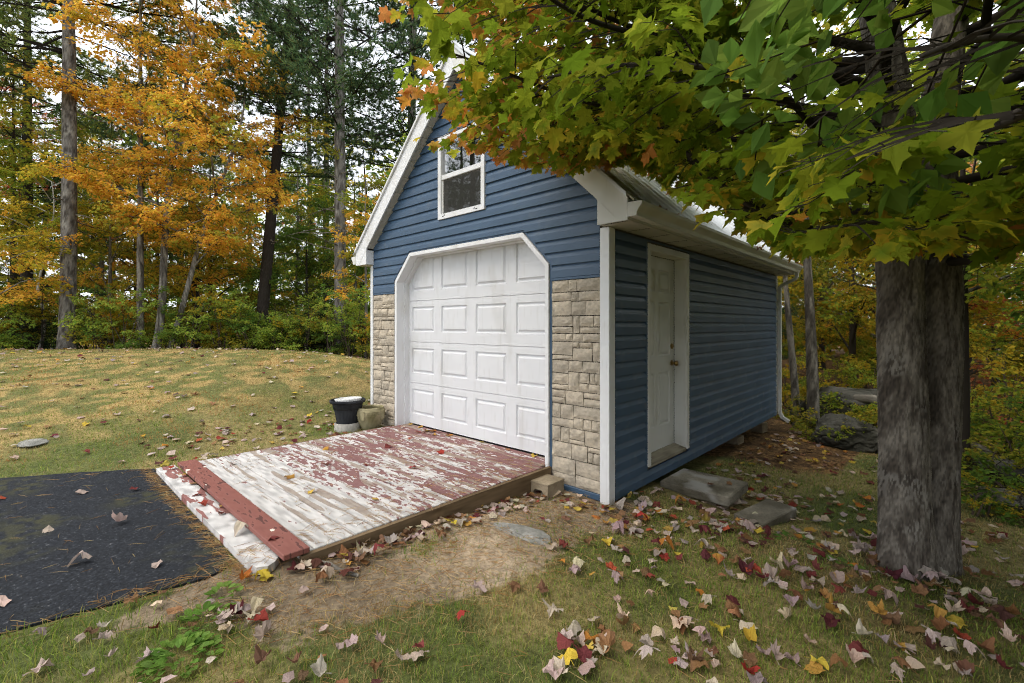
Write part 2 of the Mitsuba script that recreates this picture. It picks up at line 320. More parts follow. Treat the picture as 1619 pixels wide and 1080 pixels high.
# J channels and starter strips in siding blue
ch = op_grown.buffer(.024, join_style=2).difference(op_grown.buffer(.001, join_style=2)).intersection(sbox(-5, .02, 0, 3))
add(FW + '__trim_channel', prism_xz(ch, -.012, .011), 'mat_siding')
for x0, x1 in ((-W + .042, XL - .03), (XR + .03, -.073)):
    add(FW + '__starter_strip', bx(x0, x1, -.022, .010, ZS - .026, ZS - .002, .003), 'mat_siding')
    add(FW + '__starter_strip', bx(x0, x1, -.026, .010, .0, .055, .004), 'mat_siding')
for y in (E0 - .0225, E1 + .0005):
    add(SW + '__trim_channel', bx(.0, .020, y, y + .022, .12, EZ1 + .01), 'mat_siding')

# stone veneer
rs = np.random.default_rng(5)
def split(x0, x1, z0, z1, out):
    w, h = x1 - x0, z1 - z0
    if (w < .31 and h < .155 and rs.random() < .72) or (w < .12 and h < .20) or (w < .17 and h < .065):
        out.append((x0, x1, z0, z1)); return
    if (h > w * .62 and h > .10) or w < .12:
        t = z0 + h * rs.uniform(.28, .72); split(x0, x1, z0, t, out); split(x0, x1, t, z1, out)
    else:
        t = x0 + w * rs.uniform(.25, .75); split(x0, t, z0, z1, out); split(t, x1, z0, z1, out)
def stone(x0, x1, z0, z1, seed):
    gpx = .0036; nx, nz_ = (5, 4) if (x1 - x0) > (z1 - z0) else (4, 5)
    u = np.linspace(0, 1, nx); w = np.linspace(0, 1, nz_); U, V = np.meshgrid(u, w, indexing='ij')
    X = x0 + gpx + U * (x1 - x0 - 2 * gpx); Z = z0 + gpx + V * (z1 - z0 - 2 * gpx)
    h = .009 + .027 * meshkit.fbm(np.stack([X * 9, Z * 16, X * 0 + seed * 3.7], -1), 3, seed % 50) + (rs.uniform(-.016, .016)) * (V - .5) + rs.uniform(-.012, .012) * (U - .5) + rs.uniform(0, .007)
    edge = (U == 0) | (U == 1) | (V == 0) | (V == 1)
    h = np.where(edge, h * .55, h); X = X + np.where(edge, 0, rs.uniform(-.006, .006, X.shape)); Z = Z + np.where(edge, rs.uniform(-.0016, .0016, Z.shape), rs.uniform(-.006, .006, Z.shape))
    v = np.c_[X.ravel(), -h.ravel(), Z.ravel()]; n = nx * nz_
    i, j = np.meshgrid(np.arange(nx - 1), np.arange(nz_ - 1), indexing='ij'); k = (i * nz_ + j).ravel()
    f = np.vstack([np.c_[k, k + nz_, k + nz_ + 1], np.c_[k, k + nz_ + 1, k + 1]])
    loop = [i * nz_ for i in range(nx)] + [(nx - 1) * nz_ + j for j in range(1, nz_)] + [i * nz_ + nz_ - 1 for i in range(nx - 2, -1, -1)] + [j for j in range(nz_ - 2, 0, -1)]
    vb = v[loop].copy(); vb[:, 1] = .011; m = len(loop)
    s = []
    for a in range(m): b = (a + 1) % m; s += [(loop[a], n + a, n + b), (loop[a], n + b, loop[b])]
    return trimesh.Trimesh(np.vstack([v, vb]), np.vstack([f, np.array(s)]), process=False)
for sx0, sx1 in ((XR + .030, -.074), (-W + .043, XL - .030)):
    ST = add(g + 'stone_panel', bx(sx0, sx1, -.002, .0115, .056, ZS - .027), 'mat_mortar', label='tan stone veneer panel beside the roll up door')
    cells = []; z = .056
    while z < ZS - .03:
        zt = min(z + rs.uniform(.28, .42), ZS - .027)
        if ZS - .027 - zt < .12: zt = ZS - .027
        split(sx0, sx1, z, zt, cells); z = zt
    for q, c in enumerate(cells):
        add(ST + '__stone', stone(*c, q + int(abs(sx0) * 100)), 'mat_stone')

# corner posts
def post(x0, x1, y0, y1, z1): return bx(x0, x1, y0, y1, -.01, z1, .004)
m = prism_post = cat([bx(-.072, .022, -.024, .0, -.02, HS - .004, .003), bx(0.0, .0225, -.0235, .076, -.02, HS - .0035, .003)])
add(g + 'corner_post', m, 'mat_white')
add(g + 'corner_post', cat([bx(-W - .022, -W + .04, -.024, .0, -.0, HS - .004, .003), bx(-W - .0225, -W, -.0235, .07, 0, HS - .0035, .003)]), 'mat_white')
add(g + 'corner_post', bx(.0, .022, L - .05, L + .02, .0, HS - .004, .003), 'mat_white')

# garage door: casing, jamb, sections, panels
GD = 'garage__garage_door'
DY = .165
outer = Polygon([(XL, ZB), (XR, ZB), (XR, ZC), (XR - .335, ZT), (XL + .335, ZT), (XL, ZC)])
cw = .043
def inset(c): k = c * .414
def frame_poly(c, zb):
    k = c * .4142
    inner = Polygon([(XL + c, zb - 1), (XR - c, zb - 1), (XR - c, ZC - k), (XR - .335 - k, ZT - c), (XL + .335 + k, ZT - c), (XL + c, ZC - k)])
    return inner
outer_low = Polygon([(XL, .03), (XR, .03), (XR, ZC), (XR - .335, ZT), (XL + .335, ZT), (XL, ZC)])
add(g + 'garage_door_casing', prism_xz(outer_low.difference(frame_poly(cw, .0)), -.030, DY - .075), 'mat_white')
add(g + 'garage_door_stop', prism_xz(outer_low.buffer(-.001).difference(frame_poly(cw + .014, .0)), DY - .073, DY + .05), 'mat_white')
dx0, dx1, dz0 = XL + cw - .01, XR - cw + .01, .215
door_out = frame_poly(cw - .01, -.5)
add(GD, bx(dx0, dx1, DY + .028, DY + .04, dz0, ZT), 'mat_garage_door', label='white roll up garage door with embossed panels')
SH = .551; ncol = 4; cwid = (dx1 - dx0) / ncol
def ring_mesh(rects, ys):
    """nested rectangles (x0,x1,z0,z1) at depths ys joined as a stepped panel"""
    v, f = [], []
    for (x0, x1, z0, z1), y in zip(rects, ys): v += [(x0, y, z0), (x1, y, z0), (x1, y, z1), (x0, y, z1)]
    for k in range(len(rects) - 1):
        a = 4 * k
        for j in range(4): b = (j + 1) % 4; f += [(a + j, a + b, a + 4 + b), (a + j, a + 4 + b, a + 4 + j)]
    a = 4 * (len(rects) - 1); f += [(a, a + 1, a + 2), (a, a + 2, a + 3)]
    return trimesh.Trimesh(np.array(v, float), np.array(f), process=False)
for r in range(4):
    z0 = dz0 + r * SH + (.0 if r == 0 else .0025); z1 = dz0 + (r + 1) * SH - .0025 if r < 3 else ZT
    if z1 - z0 < .05: 
        add(GD + '__section', prism_xz(sbox(dx0, z0, dx1, z1), DY, DY + .02), 'mat_garage_door'); continue
    holes = []
    for c in range(ncol):
        cx0 = dx0 + c * cwid + (.075 if c else .085); cx1 = dx0 + (c + 1) * cwid - (.075 if c < 3 else .085)
        holes.append((cx0, cx1, dz0 + r * SH + .135, dz0 + r * SH + .135 + .335) if r < 3 else (cx0, cx1, dz0 + r * SH + .135, ZT - .005))
    face = sbox(dx0, z0, dx1, z1)
    for h in holes: face = face.difference(sbox(h[0], h[2], h[1], h[3]))
    add(GD + '__section', prism_xz(face, DY, DY + .026), 'mat_garage_door')
    for h in holes:
        rr = [h] + [(h[0] + d, h[1] - d, h[2] + d, h[3] - d) for d in (.010, .020, .044)]
        add(GD + '__panel', ring_mesh(rr, [DY, DY + .019, DY + .019, DY - .001]), 'mat_garage_door')
add(GD + '__bottom_seal', bx(dx0, dx1, DY + .003, DY + .03, .198, .2145), 'mat_dark')

# gable window
WN = 'garage__window'
fo, fi = sbox(WX0, WZ0, WX1, WZ1), sbox(WX0 + .055, WZ0 + .06, WX1 - .055, WZ1 - .055)
add(WN, prism_xz(fo.difference(fi), -.036, .06), 'mat_white', label='white double hung window in the gable')
zm = (WZ0 + WZ1) / 2
scene['mat_pane'] = {'type': 'thindielectric', 'int_ior': 1.62}
add(WN + '__meeting_rail', bx(WX0 + .056, WX1 - .056, -.026, .04, zm - .026, zm + .032, .004), 'mat_white')
add(WN + '__pane', prism_xz(sbox(WX0 + .05, zm + .03, WX1 - .05, WZ1 - .05), -.004, -.0035), 'mat_pane', label='upper pane reflecting trees and sky')
add(WN + '__pane', prism_xz(sbox(WX0 + .05, WZ0 + .055, WX1 - .05, zm - .02), .020, .0205), 'mat_pane')
scene['mat_screen'] = {'type': 'mask', 'opacity': .55, 'bsdf': {'type': 'twosided', 'bsdf': {'type': 'diffuse', 'reflectance': rgb((.06, .06, .055))}}}
add(WN + '__insect_screen', prism_xz(sbox(WX0 + .056, WZ0 + .061, WX1 - .056, zm - .027), -.012, -.0117), 'mat_screen', label='dark insect screen over the lower pane')
add(WN + '__screen_rail', bx(WX0 + .0555, WX0 + .075, -.014, .0, WZ0 + .061, zm - .028, .002), 'mat_trim')
for x, z in ((WX0 + .10, WZ0 + .028), (WX0 + .125, WZ0 + .040), (WX1 - .16, WZ0 + .034), (WX1 - .125, WZ0 + .024)):
    add(WN + '__weep_slot', bx(x - .013, x + .013, -.0375, -.030, z - .005, z + .005), 'mat_dark')
add(g + 'loft_curtain', bx(WX0 - .2, WX1 + .2, 1.2, 1.22, 2.5, 4.0), 'mat_inner')

# entry door in the side wall
ED = 'garage__entry_door'
XD = -.125
cas = sbox(E0, EZ0, E1, EZ1).difference(sbox(E0 + .062, EZ0 - 1, E1 - .062, EZ1 - .062))
add(g + 'entry_door_casing', prism_yz(cas, -.008, .026), 'mat_trim')
jamb = sbox(E0 + .045, EZ0, E1 - .045, EZ1 - .045).difference(sbox(E0 + .064, EZ0 - 1, E1 - .064, EZ1 - .064))
add(g + 'entry_door_jamb', prism_yz(jamb, XD - .05, -.009), 'mat_trim')
y0, y1, z0, z1 = E0 + .068, E1 - .068, EZ0 + .045, EZ1 - .069
add(ED, bx(XD - .045, XD - .0195, y0, y1, z0, z1), 'mat_trim', label='white six panel entry door in the side wall')
dw, dh = y1 - y0, z1 - z0
cols = [(y0 + .10 * dw + .02, y0 + .455 * dw), (y0 + .545 * dw, y1 - .10 * dw - .02)]
rows = [(z0 + .12 * dh, z0 + .40 * dh), (z0 + .485 * dh, z0 + .77 * dh), (z0 + .82 * dh, z0 + .935 * dh)]
face = sbox(y0, z0, y1, z1)
for a in cols:
    for b in rows: face = face.difference(sbox(a[0], b[0], a[1], b[1]))
for a_, b_ in (((y1 + .0005, y1 + .0035), (z0, z1)), ((y0, y1), (z1 + .0005, z1 + .0035))): add(ED + '__weatherstrip', bx(XD - .03, XD + .004, *a_, *b_), 'mat_dark')
add(ED + '__stile_frame', prism_yz(face, XD - .019, XD), 'mat_trim')
for a in cols:
    for b in rows:
        rr = [(a[0] + d, a[1] - d, b[0] + d, b[1] - d) for d in (0, .010, .022, .045)]
        m = ring_mesh(rr, [0, .017, .017, .001]); v = m.vertices
        add(ED + '__panel', trimesh.Trimesh(np.c_[XD - v[:, 1], v[:, 0], v[:, 2]], m.faces, process=False), 'mat_trim')
kz = 1.115
kn = lathe([(0, 0), (.033, 0), (.033, .006), (.014, .010), (.013, .034), (.026, .044), (.031, .056), (.027, .068), (.012, .074), (0, .0745)], 24)
rotY = trimesh.transformations.rotation_matrix(math.pi / 2, [0, 1, 0])
kn.apply_transform(rotY); add(ED + '__door_knob', moved(kn, (XD, y1 - .062, kz)), 'mat_brass', smooth=40)
db = lathe([(0, 0), (.030, 0), (.029, .012), (.02, .018), (0, .019)], 24); db.apply_transform(rotY); add(ED + '__deadbolt', moved(db, (XD, y1 - .062, kz + .19)), 'mat_brass', smooth=40)
add(g + 'door_sill', prism_xz([(XD - .05, EZ0 + .043), (XD + .01, EZ0 + .043), (.014, EZ0 + .012), (.014, EZ0 - .018), (XD - .05, EZ0 - .018)], E0 + .063, E1 - .063), 'mat_sill_wood')

# roof: rake boards, soffits, eaves, sheets, ridge
def rake(sgn):
    X = lambda d: XC + sgn * (d)                  # d: distance from the ridge line
    ex = EO - XC                                   # ridge to eave tip
    pts = [(X(0), ZR), (X(ex), 2.585), (X(ex), 2.400), (X(ex - .286), 2.400), (X(ex - .286), 2.615), (X(0), ZR - .262)]
    return pts
RF = 'garage__roof'
for sgn, nm in ((1, 'right'), (-1, 'left')):
    add(RF + '__rake_board', prism_xz(rake(sgn), OY, OY + .018), 'mat_trim' if sgn > 0 else 'mat_white')
    ex = EO - XC
    X = lambda d: XC + sgn * d
    # mitre seam bead across the eave return
    add(RF + '__seam', prism_xz([(X(ex - .285), 2.613), (X(ex - .275), 2.610), (X(ex - .078), 2.402), (X(ex - .090), 2.402)], OY - .003, OY), 'mat_trim' if sgn > 0 else 'mat_white')
    # sloping soffit boards under the rake
    nS = 11
    for k in range(nS):
        d0, d1 = .02 + k * (ex - .30) / nS + .003, .02 + (k + 1) * (ex - .30) / nS - .003
        zz = lambda d: ZR - SL * d - .235
        add(RF + '__soffit_board', prism_xz([(X(d0), zz(d0)), (X(d1), zz(d1)), (X(d1), zz(d1) + .012), (X(d0), zz(d0) + .012)], OY + .019, .012), 'mat_soffit')
    # eave return box under side and its face towards the wall
    xa, xb = sorted((X(ex - .286), X(ex)))
    add(RF + '__eave_soffit', bx(xa + (.03 if sgn > 0 else 0), xb - (0 if sgn > 0 else .03), OY + .019, L + .1, 2.401, 2.412), 'mat_soffit')
    add(RF + '__eave_return', bx(*( (X(ex - .286), X(ex - .274)) ), OY + .0185, -.02, 2.403, 2.60), 'mat_trim' if sgn > 0 else 'mat_white')
    add(RF + '__fascia', bx(X(ex - .02), X(ex), OY + .019, L + .12, 2.413, 2.575), 'mat_trim')
    # rear rake board
    add(RF + '__rake_board', prism_xz(rake(sgn), L + .11, L + .13), 'mat_trim')
for k in range(14):
    y = OY + .03 + k * .40
    add(RF + '__soffit_groove', bx(.03, EO - .02, y, y + .006, 2.3985, 2.4005), 'mat_dark')
# ribbed sheets
def sheet(sgn, y0, y1):
    ys, hs = [], []
    n = int(round((y1 - y0) / .2286)); step = (y1 - y0) / n
    for i in range(n):
        a = y0 + i * step
        for t, h in ((0, .019), (.07, .019), (.13, 0), (.36, 0), (.39, .004), (.44, .004), (.47, 0), (.62, 0), (.65, .004), (.70, .004), (.73, 0), (.93, 0)): ys.append(a + t * step); hs.append(h)
    ys.append(y1); hs.append(.019); ys, hs = np.array(ys), np.array(hs)
    ex = EO - XC + .05; sd = np.linspace(.0, ex, 12); nx, nz2 = SL / math.hypot(1, SL), 1 / math.hypot(1, SL)
    v = []
    for d in sd:
        zb = ZR - SL * d + .012
        wv = .003 * np.sin(ys * 3.1 + d * 2)
        v.append(np.c_[XC + sgn * (d + nx * (hs + wv)), ys, zb + nz2 * (hs + wv)])
    v = np.vstack(v); m = len(ys); i, j = np.meshgrid(np.arange(len(sd) - 1), np.arange(m - 1), indexing='ij'); k = (i * m + j).ravel()
    return trimesh.Trimesh(v, np.vstack([np.c_[k, k + 1, k + m + 1], np.c_[k, k + m + 1, k + m]]), process=False)
nsh = 6; yy = np.linspace(OY - .02, L + .15, nsh + 1)
for sgn in (1, -1):
    for a, b in zip(yy, yy[1:]): add(RF + '__metal_sheet', sheet(sgn, a, b), 'mat_roof')
add(RF + '__deck', prism_xz([(XC, ZR - .02), (EO - .03, 2.585 - .02 + SL * .03), (EO - .03, 2.50), (XC, ZR - .10), (2 * XC - EO + .03, 2.50), (2 * XC - EO + .03, 2.565 + SL * .03)], OY + .02, L + .1), 'mat_inner')
add(RF + '__ridge_cap', prism_xz([(XC - .14, ZR - .10), (XC, ZR + .045), (XC + .14, ZR - .10), (XC + .14, ZR - .088), (XC, ZR + .058), (XC - .14, ZR - .088)], OY - .022, L + .15), 'mat_roof')
# rake edge trim (metal) over the sheets' ends
for sgn in (1, -1):
    ex = EO - XC; X = lambda d: XC + sgn * d
    add(RF + '__rake_trim', prism_xz([(X(0), ZR), (X(ex), 2.585), (X(ex), 2.622), (X(0), ZR + .037)], OY - .024, OY - .002), 'mat_roof' if sgn > 0 else 'mat_white')
# gutter on both eaves
def gutter(sgn):
    x0 = EO + .004; pr = [(0, .0), (.075, .0), (.082, .035), (.100, .060), (.122, .085), (.125, .112), (.118, .112), (.116, .090), (.094, .066), (.076, .040), (.070, .006), (.006, .006), (.006, .115), (0, .115)]
    f = lambda p: [(XC + sgn * (x0 - XC + a), 2.425 + b) for a, b in p]
    cap = [(0, .0), (.075, .0), (.082, .035), (.100, .060), (.122, .085), (.125, .112), (0, .115)]
    return cat([prism_xz(f(pr), OY + .002, L + .11), prism_xz(f(cap), OY - .003, OY + .0015), prism_xz(f(cap), L + .111, L + .115)])
for sgn in (1, -1): add(g + 'gutter', gutter(sgn), 'mat_trim')
for y in (.75, 2.1, 3.4, 4.7): add(g + 'gutter_hanger', bx(EO + .005, EO + .118, y, y + .02, 2.528, 2.534), 'mat_roof')
def duct(P, w=.068, d=.048):
    P = np.array(P, float); out = []
    for i, p in enumerate(P):
        t = P[min(i + 1, len(P) - 1)] - P[max(i - 1, 0)]; t /= np.linalg.norm(t); a = np.array([0, 1, 0.0]); b = np.cross(t, a); b /= np.linalg.norm(b)
        out.append([p + a * w / 2 * s + b * d / 2 * q for s, q in ((-1, -1), (1, -1), (1, 1), (-1, 1))])
    v = np.array(out).reshape(-1, 3); f = []
    for i in range(len(P) - 1):
        for j in range(4): b_ = (j + 1) % 4; f += [(4 * i + j, 4 * i + b_, 4 * i + 4 + b_), (4 * i + j, 4 * i + 4 + b_, 4 * i + 4 + j)]
    return trimesh.Trimesh(v, np.array(f), process=False)
DP = 'garage__downspout'
dyp = L + .01
add(DP, duct([(.315, dyp, 2.43), (.315, dyp, 2.36), (.29, dyp, 2.32), (.09, dyp, 2.22), (.058, dyp, 2.17), (.058, dyp, .10), (.062, dyp, .03), (.10, dyp, -.045), (.20, dyp, -.10)]), 'mat_trim', label='white downspout at the far corner of the side wall')
for z in (2.13, .16): add(DP + '__strap', bx(.02, .088, dyp - .046, dyp + .046, z, z + .03), 'mat_trim')
for y in (3.9, 5.2): addv(g + 'pier_block', fine(bx(-.34, -.14, y, y + .30, -.50, -.165, .008), .05), C_BLOCK)

# ------------------------------------------------------------------ wooden ramp
labels['ramp'] = dict(label='low wooden ramp with peeling white and maroon paint in front of the roll up door', category='ramp')
def c_plank(p, n, uv):
    row = dr.floor((.160 - p.y) / .1365); k = row * 3.71
    a = f2(p.x * 3.6 + k, p.y * 17, 3); b = f2(p.x * 20, p.y * 50); big = n2(p.x * 1.1 + 2, p.y * 1.3)
    wear = smoothstep(-2.6, -.1, p.y + (big - .5) * 1.6)                # more of the maroon coat is left near the door, as in the photograph
    v = a * .54 + b * .46 + (big - .5) * .22 + (wear - .55) * .27 + (_h(mi.UInt32(mi.Int32(row) + 50) * 374761393) - .5) * .10
    white = mi.Color3f(.48, .468, .455) * (.68 + .48 * n2(p.x * 9, p.y * 50)); maroon = mix((.145, .066, .064), (.205, .110, .105), b); wood = mix((.17, .125, .095), (.29, .235, .19), b)
    c = mix(white, maroon, smoothstep(.52, .545, v))
    return mix(c, wood, smoothstep(.60, .64, f2(p.x * 2.6 + 9 + k, p.y * 22)) * .8)
mat('mat_plank', c_plank, rough=.75, spec=.3, bump=lambda p, n, uv: n2(p.x * 3, p.y * 80), bscale=.003)
def c_maroon(p, n, uv):
    b = f2(p.x * 12, p.y * 40); s = n2(p.x * 7, p.y * 22)
    c = mix((.175, .062, .050), (.225, .088, .072), b); c = mix(c, mi.Color3f(.09, .035, .03), smoothstep(.68, .72, b)); return mix(c, mi.Color3f(.62, .55, .48), smoothstep(.93, .95, s))
mat('mat_maroon', c_maroon, rough=.6, spec=.35)
def c_lip(p, n, uv):
    a = f2(p.x * 4, p.y * 20, 3) - .12 * smoothstep(-2.4, -1.4, p.x); w = mi.Color3f(.49, .478, .465) * (.66 + .52 * n2(p.x * 16, p.y * 30))
    return mix(w, mi.Color3f(.22, .10, .09), smoothstep(.565, .585, a))
mat('mat_lip', c_lip, rough=.7, spec=.3, bump=lambda p, n, uv: n2(p.x * 18, p.y * 34), bscale=.008)
RX0, RX1 = XL - .0, XR + .005
yb = .160; k = 0
pw = .1365
while yb > -2.36:
    ya = max(yb - pw, -2.385)
    x0, x1 = (RX0 + .045, RX1 - .045) if yb > 0.0 else (RX0 + R.uniform(.0, .004), RX1 - R.uniform(.0, .004))
    cuts = [x0] + ([R.uniform(x0 + .7, x1 - .7)] if R.random() < .4 else []) + [x1]
    for a, b in zip(cuts, cuts[1:]):
        zt = .200 + R.uniform(-.0015, .0015)
        m = bx(a + .0008, b - .0008, ya + .0022, yb - .0022, zt - .036, zt, .0035)
        m.apply_transform(trimesh.transformations.rotation_matrix(R.uniform(-.008, .008), [1, 0, 0], [0, (ya + yb) / 2, zt]))
        add('ramp__plank', m, 'mat_plank')
    yb = ya; k += 1
for x in (RX0 - .037, RX1 + .001): add('ramp__side_beam', prism_yz([(-.035, -.02), (-.035, .195), (-2.385, .193), (-2.385, .09), (-1.2, .03)], x, x + .036), 'mat_old_wood')
add('ramp__front_joist', bx(RX0 + .05, RX1 - .05, -2.37, -2.33, .07, .159), 'mat_old_wood')
m = bx(-3.215, -.600, -2.475, -2.325, .205, .238, .004); m.apply_transform(trimesh.transformations.rotation_matrix(-.01, [0, 0, 1], [-1.9, -2.4, 0])); 
add('ramp__cross_board', m, 'mat_maroon', label='newer maroon board laid across the low end of the ramp')
lip = Polygon([(-3.36, -2.455), (-3.36, -2.60), (-2.1, -2.612), (-.80, -2.615), (-.70, -2.60), (-.665, -2.55), (-.69, -2.50), (-.75, -2.455)])
m = extr(lip, .045); m.apply_translation((0, 0, .135)); add('ramp__lip_board', m, 'mat_lip', label='white lip board between the ramp and the asphalt')

# concrete block under the ramp corner
arch = sbox(-.62, -.05, -.405, .125).difference(unary_union([Polygon([(-.575, -.06), (-.45, -.06), (-.45, .045), (-.475, .075), (-.55, .075), (-.575, .045)])]))
m = prism_xz(arch, -.335, -.10)
addv('concrete_block', fine(cat([m, bx(-.624, -.401, -.338, -.094, .126, .142, .003)])), C_BLOCK, label='tan concrete block with an arched notch under the corner of the ramp', cat='block')

# entry step and the paver beside it
addv('entry_step', fine(bx(.03, .70, .93, 1.50, -.125, -.028, .012)), C_CONC, label='weathered concrete slab step below the white entry door', cat='step')
addv('step_support', fine(bx(.12, .66, 1.0, 1.44, -.36, -.127, .01), .04), C_BLOCK, label='concrete blocks carrying the entry step slab', cat='block')
pv = bx(-.13, .13, -.29, .29, -.10, .0, .008); pv.apply_transform(trimesh.transformations.euler_matrix(.02, .03, -.22)); pv.apply_translation((.98, 1.02, -.098))
addv('paving_slab', fine(pv), C_CONC, label='narrow grey paving slab lying in the grass right of the entry step', cat='slab')

# ------------------------------------------------------------------ pots
C_POT = gritty((.018, .02, .024), (.045, .048, .052)); C_GREY = gritty((.34, .33, .30), (.46, .44, .40)); C_LID = gritty((.72, .72, .70), (.76, .76, .74), None, 9, 70, .1)
PX, PY = -3.66, -.50; PZ = float(G(PX, PY))
addv('pot_saucer', moved(lathe([(0, 0), (.155, 0), (.165, .012), (.165, .11), (.150, .115), (.14, .06), (0, .05)], 40), (PX, PY, PZ - .01)), C_GREY, smooth=True, label='pale grey round base under the black flower pot', cat='pot base')
addv('flower_pot', moved(lathe([(0, .0), (.128, 0), (.135, .01), (.165, .17), (.169, .172), (.187, .275), (.222, .283), (.228, .30), (.226, .318), (.214, .322), (.20, .30), (.18, .2), (0, .16)], 48), (PX, PY, PZ + .085)), C_POT, smooth=True, label='black plastic flower pot with wide rim left of the stone veneer', cat='flower pot')
lid = lathe([(0, .0), (.14, .0), (.147, .006), (.152, .030), (.160, .034), (.163, .075), (.168, .080), (.168, .094), (.155, .096), (.150, .03), (0, .02)], 40)
lid.apply_transform(trimesh.transformations.euler_matrix(.0, -.06, 0)); lid.apply_translation((PX + .02, PY, PZ + .085 + .243))
addv('plastic_dish', lid, C_LID, smooth=True, label='white plastic dish sitting inside the black flower pot', cat='dish')
UX, UY = -3.50, -.26; UZ = float(G(UX, UY)) - .01
up_ = [(0, 0), (.095, 0), (.105, .012), (.135, .06), (.165, .13), (.182, .19), (.185, .196), (.185, .245), (.189, .25), (.189, .262), (.176, .285), (.176, .297), (.168, .303), (.150, .298), (.146, .28), (.16, .22), (.13, .08), (0, .07)]
addv('stone_urn', moved(lathe(up_, 48), (UX, UY, UZ)), C_URN, smooth=True, label='squat olive stone urn with a key pattern band beside the black pot', cat='planter')
fr = []
for k in range(26):
    a = k * 2 * math.pi / 26
    for (da, z0, z1, wd) in ((-.05, .203, .240, .008), (.0, .232, .240, .022), (.05, .212, .240, .008), (.03, .203, .211, .02)):
        b = bx(-.007, .007, -wd / 2, wd / 2, z0, z1, .002); b.apply_translation((.186, 0, 0)); b.apply_transform(trimesh.transformations.rotation_matrix(a + da, [0, 0, 1])); fr.append(b)
addv('stone_urn__key_band', moved(cat(fr), (UX, UY, UZ)), C_URN, label='raised key pattern band')
for k in range(4):
    a = math.radians(-62 + 90 * k); b = bx(-.014, .014, -.030, .030, .150, .272, .006); b.apply_translation((.182, 0, 0)); b.apply_transform(trimesh.transformations.rotation_matrix(a, [0, 0, 1]))
    addv('stone_urn__lug', moved(b, (UX, UY, UZ)), C_URN)

# ------------------------------------------------------------------ rocks, twig
C_ROCK = gritty((.04, .04, .032), (.13, .125, .11), (.05, .06, .018), 3, 30, .7); C_PALE = gritty((.14, .14, .125), (.28, .275, .255), None, 8, 60)
m = rock((.25, .12, .05), 3, 5); v = m.vertices; v[:, 1] += .28 * np.sin((v[:, 0] + .3) * 3.0) - .12; m.vertices = v
m.apply_transform(trimesh.transformations.rotation_matrix(-.35, [0, 0, 1])); m.apply_translation((-.13, -1.12, float(G(-.13, -1.1)) - .022))
addv('flat_rock', m, C_PALE, smooth=True, label='pale flat rock showing through the bare dirt beside the ramp', cat='rock')
m = rock((.20, .13, .03), 5); m.apply_translation((-5.25, -3.37, float(G(-5.25, -3.37)) + .0)); addv('flat_rock', m, C_PALE, smooth=True, label='flat grey stone flush in the lawn left of the driveway', cat='rock')
for (x, y, s, lb) in (((1.0), 5.6, (.50, .42, .34), 'mossy grey boulder low behind the downspout'), (.95, 7.4, (1.3, .6, .62), 'long dark boulder at the forest edge behind the mossy one'), (2.95, 4.9, (.55, .4, .26), 'grey boulder right of the dark sapling trunk'), (2.6, 3.7, (.24, .2, .12), 'small grey stone at the lawn edge right of the maple trunk'), (1.75, 5.3, (.3, .25, .16), 'small stone just left of the maple trunk')):
    m = rock(s, int(x * 10 + y * 3), 5, .34); m.apply_translation((x, y, float(G(x, y)) + s[2] * .35)); addv('boulder', m, C_ROCK, smooth=True, label=lb, cat='boulder')
def bark(lo, hi, lich=None, sc=1.0):
    lich = lich or tuple(min(.6, x * 1.6) for x in hi)
    def f(P):
        a = nf(P, (16 * sc, 16 * sc, 3.5 * sc), 4); b = nf(P, (60, 60, 20), 2, 3); l = nf(P, (5, 5, 3), 3, 6)
        c = lp(lo, hi, ss(.28, .72, a)) * (.55 + .75 * b)[:, None]; w = ss(.60, .74, l) * ss(.4, .6, b) * .7
        return c * (1 - w[:, None]) + np.asarray(lich)[None] * w[:, None]
    return f

def c_maple_bark(p, n, uv):
    q = p.x * .73 + p.y * .68; r = p.y * .73 - p.x * .68; a = f2(q * 42 + r * 13, p.z * 7 + r * 9, 3); b = n2(q * 120 - r * 60, p.z * 45 + r * 40); l = f2(q * 9 + r * 5, p.z * 6 + 3, 3)
    c = mix((.075, .062, .051), (.215, .19, .16), smoothstep(.2, .8, a)) * (.55 + .7 * b); return mix(c, mi.Color3f(.27, .255, .23), smoothstep(.62, .76, l) * smoothstep(.3, .7, b) * .45)
mat('mat_maple_bark', c_maple_bark, rough=.95, spec=.1)
def bark_fine(lo, hi):
    def f(P):
        a = nf(P, (52, 52, 11), 3); b = nf(P, (110, 110, 40), 2, 3); l = nf(P, (7, 7, 4), 4, 6); k = nf(P, (2.2, 2.2, 1.3), 3, 8)
        c = lp(lo, hi, ss(.30, .68, a * .7 + b * .3)) * (.5 + .8 * b)[:, None] * (.65 + .7 * k)[:, None]; w = ss(.60, .70, l) * ss(.40, .6, b) * .6
        return c * (1 - w[:, None]) + np.array([[.34, .32, .29]]) * w[:, None]
    return f
B_MAPLE = bark_fine((.055, .045, .036), (.19, .165, .14)); B_PINE = bark((.06, .053, .047), (.25, .235, .215), (.40, .39, .35), 1.6); B_GREY = bark((.09, .08, .07), (.25, .23, .20)); B_DARK = bark((.022, .019, .016), (.075, .066, .056)); B_TWIG = bark((.035, .026, .02), (.11, .09, .07))
def c_bark(lo, hi):
    def f(p, n, uv):
        q = p.x * .8 + p.y * .6; r = p.y * .8 - p.x * .6; a = n2(q * 26 + r * 9, p.z * 5 + r * 12); b = n2(q * 70, p.z * 24 + r * 50); return mix(lo, hi, smoothstep(.2, .8, a)) * (.55 + .75 * b)
    return f
mat('mat_bark_grey', c_bark((.10, .09, .08), (.27, .25, .22)), rough=.95, spec=.1); mat('mat_bark_pine', c_bark((.065, .057, .05), (.21, .19, .17)), rough=.95, spec=.1)
